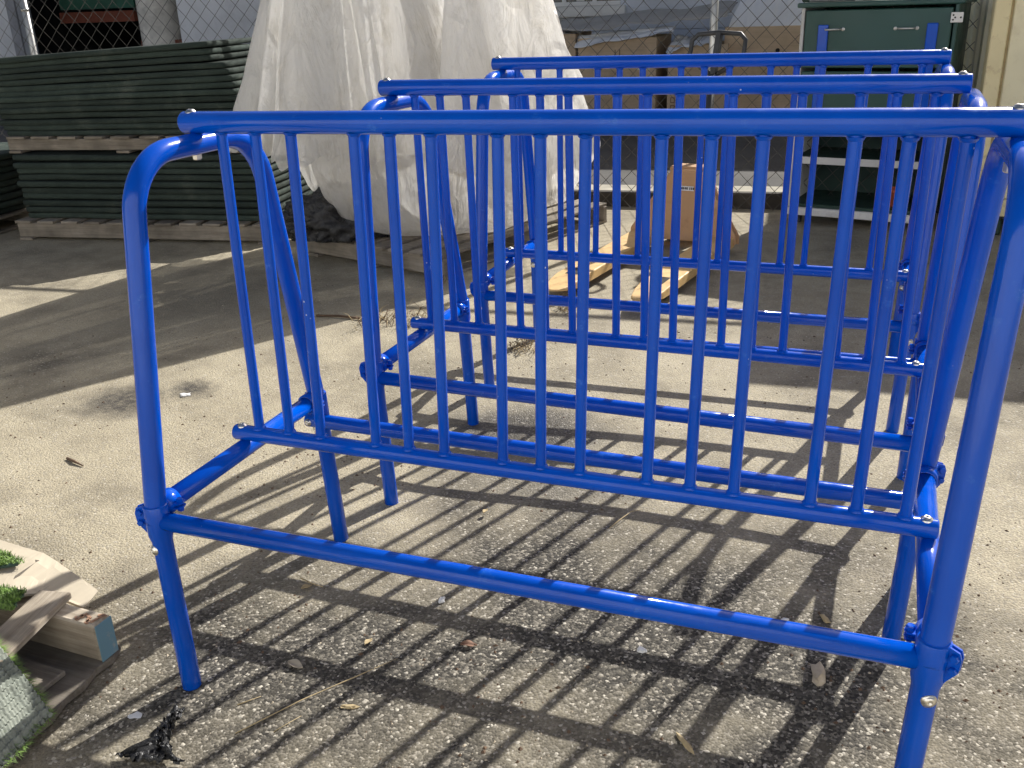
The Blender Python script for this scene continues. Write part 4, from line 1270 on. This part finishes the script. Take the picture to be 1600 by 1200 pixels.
stick([(-1.95, 2.15, .006), (-1.83, 2.165, .010), (-1.70, 2.16, .008), (-1.60, 2.13, .006)], .006, TWIG, "long brown stick lying in front of the wrapped load's pallet", "stick", "stick")
stick([(-.02, .62, .002), (.0, .66, .012), (.02, .72, .010), (.045, .75, .004)], .0014, STRAW, "bent pale stalk crossing the farthest shadow stripe", "straw", "straw_stalk")
# black plastic wad by the left front foot
def wad():
    rnd = random.Random(4)
    t = thing("plastic_wad", "twisted wad of black plastic film at the bottom edge near the left front foot", "plastic film", (-.655, -.535, 0), 0)
    for s in range(3):
        mb = MB(); nu, nv = 26, 9
        pts = [Vector((-.062 + .006 * s, .125, .004)), Vector((-.048, .085, .016)), Vector((-.030, .045, .026)), Vector((-.022 + .012 * s, .01, .026)), Vector((.040 - .05 * s, -.012 - .012 * s, .018))]
        vs = []
        for i in range(nu + 1):
            u = i / nu * (len(pts) - 1); k = min(int(u), len(pts) - 2); f = u - k; f = f * f * (3 - 2 * f)
            c = pts[k] * (1 - f) + pts[k + 1] * f
            wd = .004 + .026 * (i / nu) ** 1.5
            for j in range(nv + 1):
                v = j / nv * 2 - 1
                q = Vector((v * wd, 0, 0)) + c
                q += Vector((noise.noise(Vector((u * 2, v * 3, s * 9))), noise.noise(Vector((u * 2, v * 3, s * 9 + 5))), 1.6 * abs(noise.noise(Vector((u * 2.6, v * 4.5, s * 9 + 2)))))) * .019
                q.z = max(q.z - .012, .002 + .001 * s)
                vs.append(q)
        fs = [(i * (nv + 1) + j, i * (nv + 1) + j + 1, (i + 1) * (nv + 1) + j + 1, (i + 1) * (nv + 1) + j) for i in range(nu) for j in range(nv)]
        mb.add(vs, fs, True).build("film_strip", BLACKPL, t)
wad()
# dry weeds in the pavement crack
def weed(loc, r, h, n, label, seed):
    rnd = random.Random(seed)
    t = thing("dry_weed", label, "weed", loc, 0, "dry weeds growing in the pavement crack")
    for part, m, cnt in (("stem", STRAW, n), ("dead_leaf", TWIG, n)):
        mb = MB()
        for k in range(cnt):
            a = rnd.uniform(0, 6.28); L_ = h * rnd.uniform(.4, 1.2); le = rnd.uniform(.5, 2.2)
            p0 = Vector((rnd.gauss(0, r * .3), rnd.gauss(0, r * .3), 0))
            d = Vector((math.cos(a) * le, math.sin(a) * le, 1)).normalized() * L_
            mid = p0 + d * .5 + Vector((0, 0, L_ * .12)); e = p0 + d
            e.z = max(.003, e.z - L_ * .18 * le)
            mb.tube([p0, mid, e], [.0016, .0012, .0006], 4, False)
            if part == "dead_leaf":
                for q in (mid, e):
                    s = Vector((rnd.uniform(-1, 1), rnd.uniform(-1, 1), rnd.uniform(0, 1))).normalized() * .016
                    w = s.cross(Vector((0, 0, 1))).normalized() * .004
                    mb.add([q, q + s * .5 + w, q + s, q + s * .5 - w], [(0, 1, 2, 3)])
        o = mb.build(part, m, t); o["kind"] = "stuff"
weed((-1.60, 2.14, 0), .16, .10, 26, "dry weed clump at the end of the brown stick, left of the middle rack", 1)
weed((-1.40, 2.22, 0), .14, .12, 22, "dry weed with long thin stalks just behind the middle rack's left frame", 2)
weed((-.78, 1.98, -0.0), .13, .08, 24, "dark dry weed clump beside the left legs of the farthest rack", 3)
weed((-.79, 2.58, 0), .12, .09, 22, "dry weed clump near the left fork of the pallet jack", 4)
weed((-1.62, 2.86, 0), .10, .08, 16, "dry weed clump at the front corner of the wrapped load's pallet", 5)

# loose grit, mulch crumbs and small stones
def grit():
    for name, m, cnt, lo, hi, seed, label, wmin in (("grit", ROCK, 2600, .0018, .0048, 1, "loose pale grit and tiny stones on the asphalt", -1), ("mulch_crumbs", TWIG, 2300, .0022, .0075, 2, "dark mulch crumbs scattered over the sandy ground", -.05)):
        rnd = random.Random(seed); mb = MB(); k = 0
        while k < cnt:
            if rnd.random() < .6: x, y = rnd.uniform(-2.9, 1.4), rnd.uniform(-.75, 2.8)
            else: x, y = rnd.uniform(-1.4, 1.2), rnd.uniform(-.75, .9)
            if noise.noise(Vector((x * 1.4 + seed * 7, y * 1.4, seed))) < wmin + rnd.uniform(-.2, .25): continue
            k += 1
            r = lo + (hi - lo) * rnd.random() ** 2.5
            a = rnd.uniform(0, 3.14); e = rnd.uniform(.5, 1.0)
            z = dip(x, y)
            c, s = math.cos(a), math.sin(a)
            vs = []
            for (px, py, pz) in ((1, 0, .2), (0, e, .2), (-1, 0, .2), (0, -e, .2), (.2, .1, .9)):
                px *= rnd.uniform(.7, 1.2); py *= rnd.uniform(.7, 1.2)
                vs.append((x + r * (c * px - s * py), y + r * (s * px + c * py), z + r * (pz - .2)))
            mb.add(vs, [(0, 1, 4), (1, 2, 4), (2, 3, 4), (3, 0, 4)])
        o = mb.build(name, m); tag(o, label, "debris", None, "stuff")
grit()
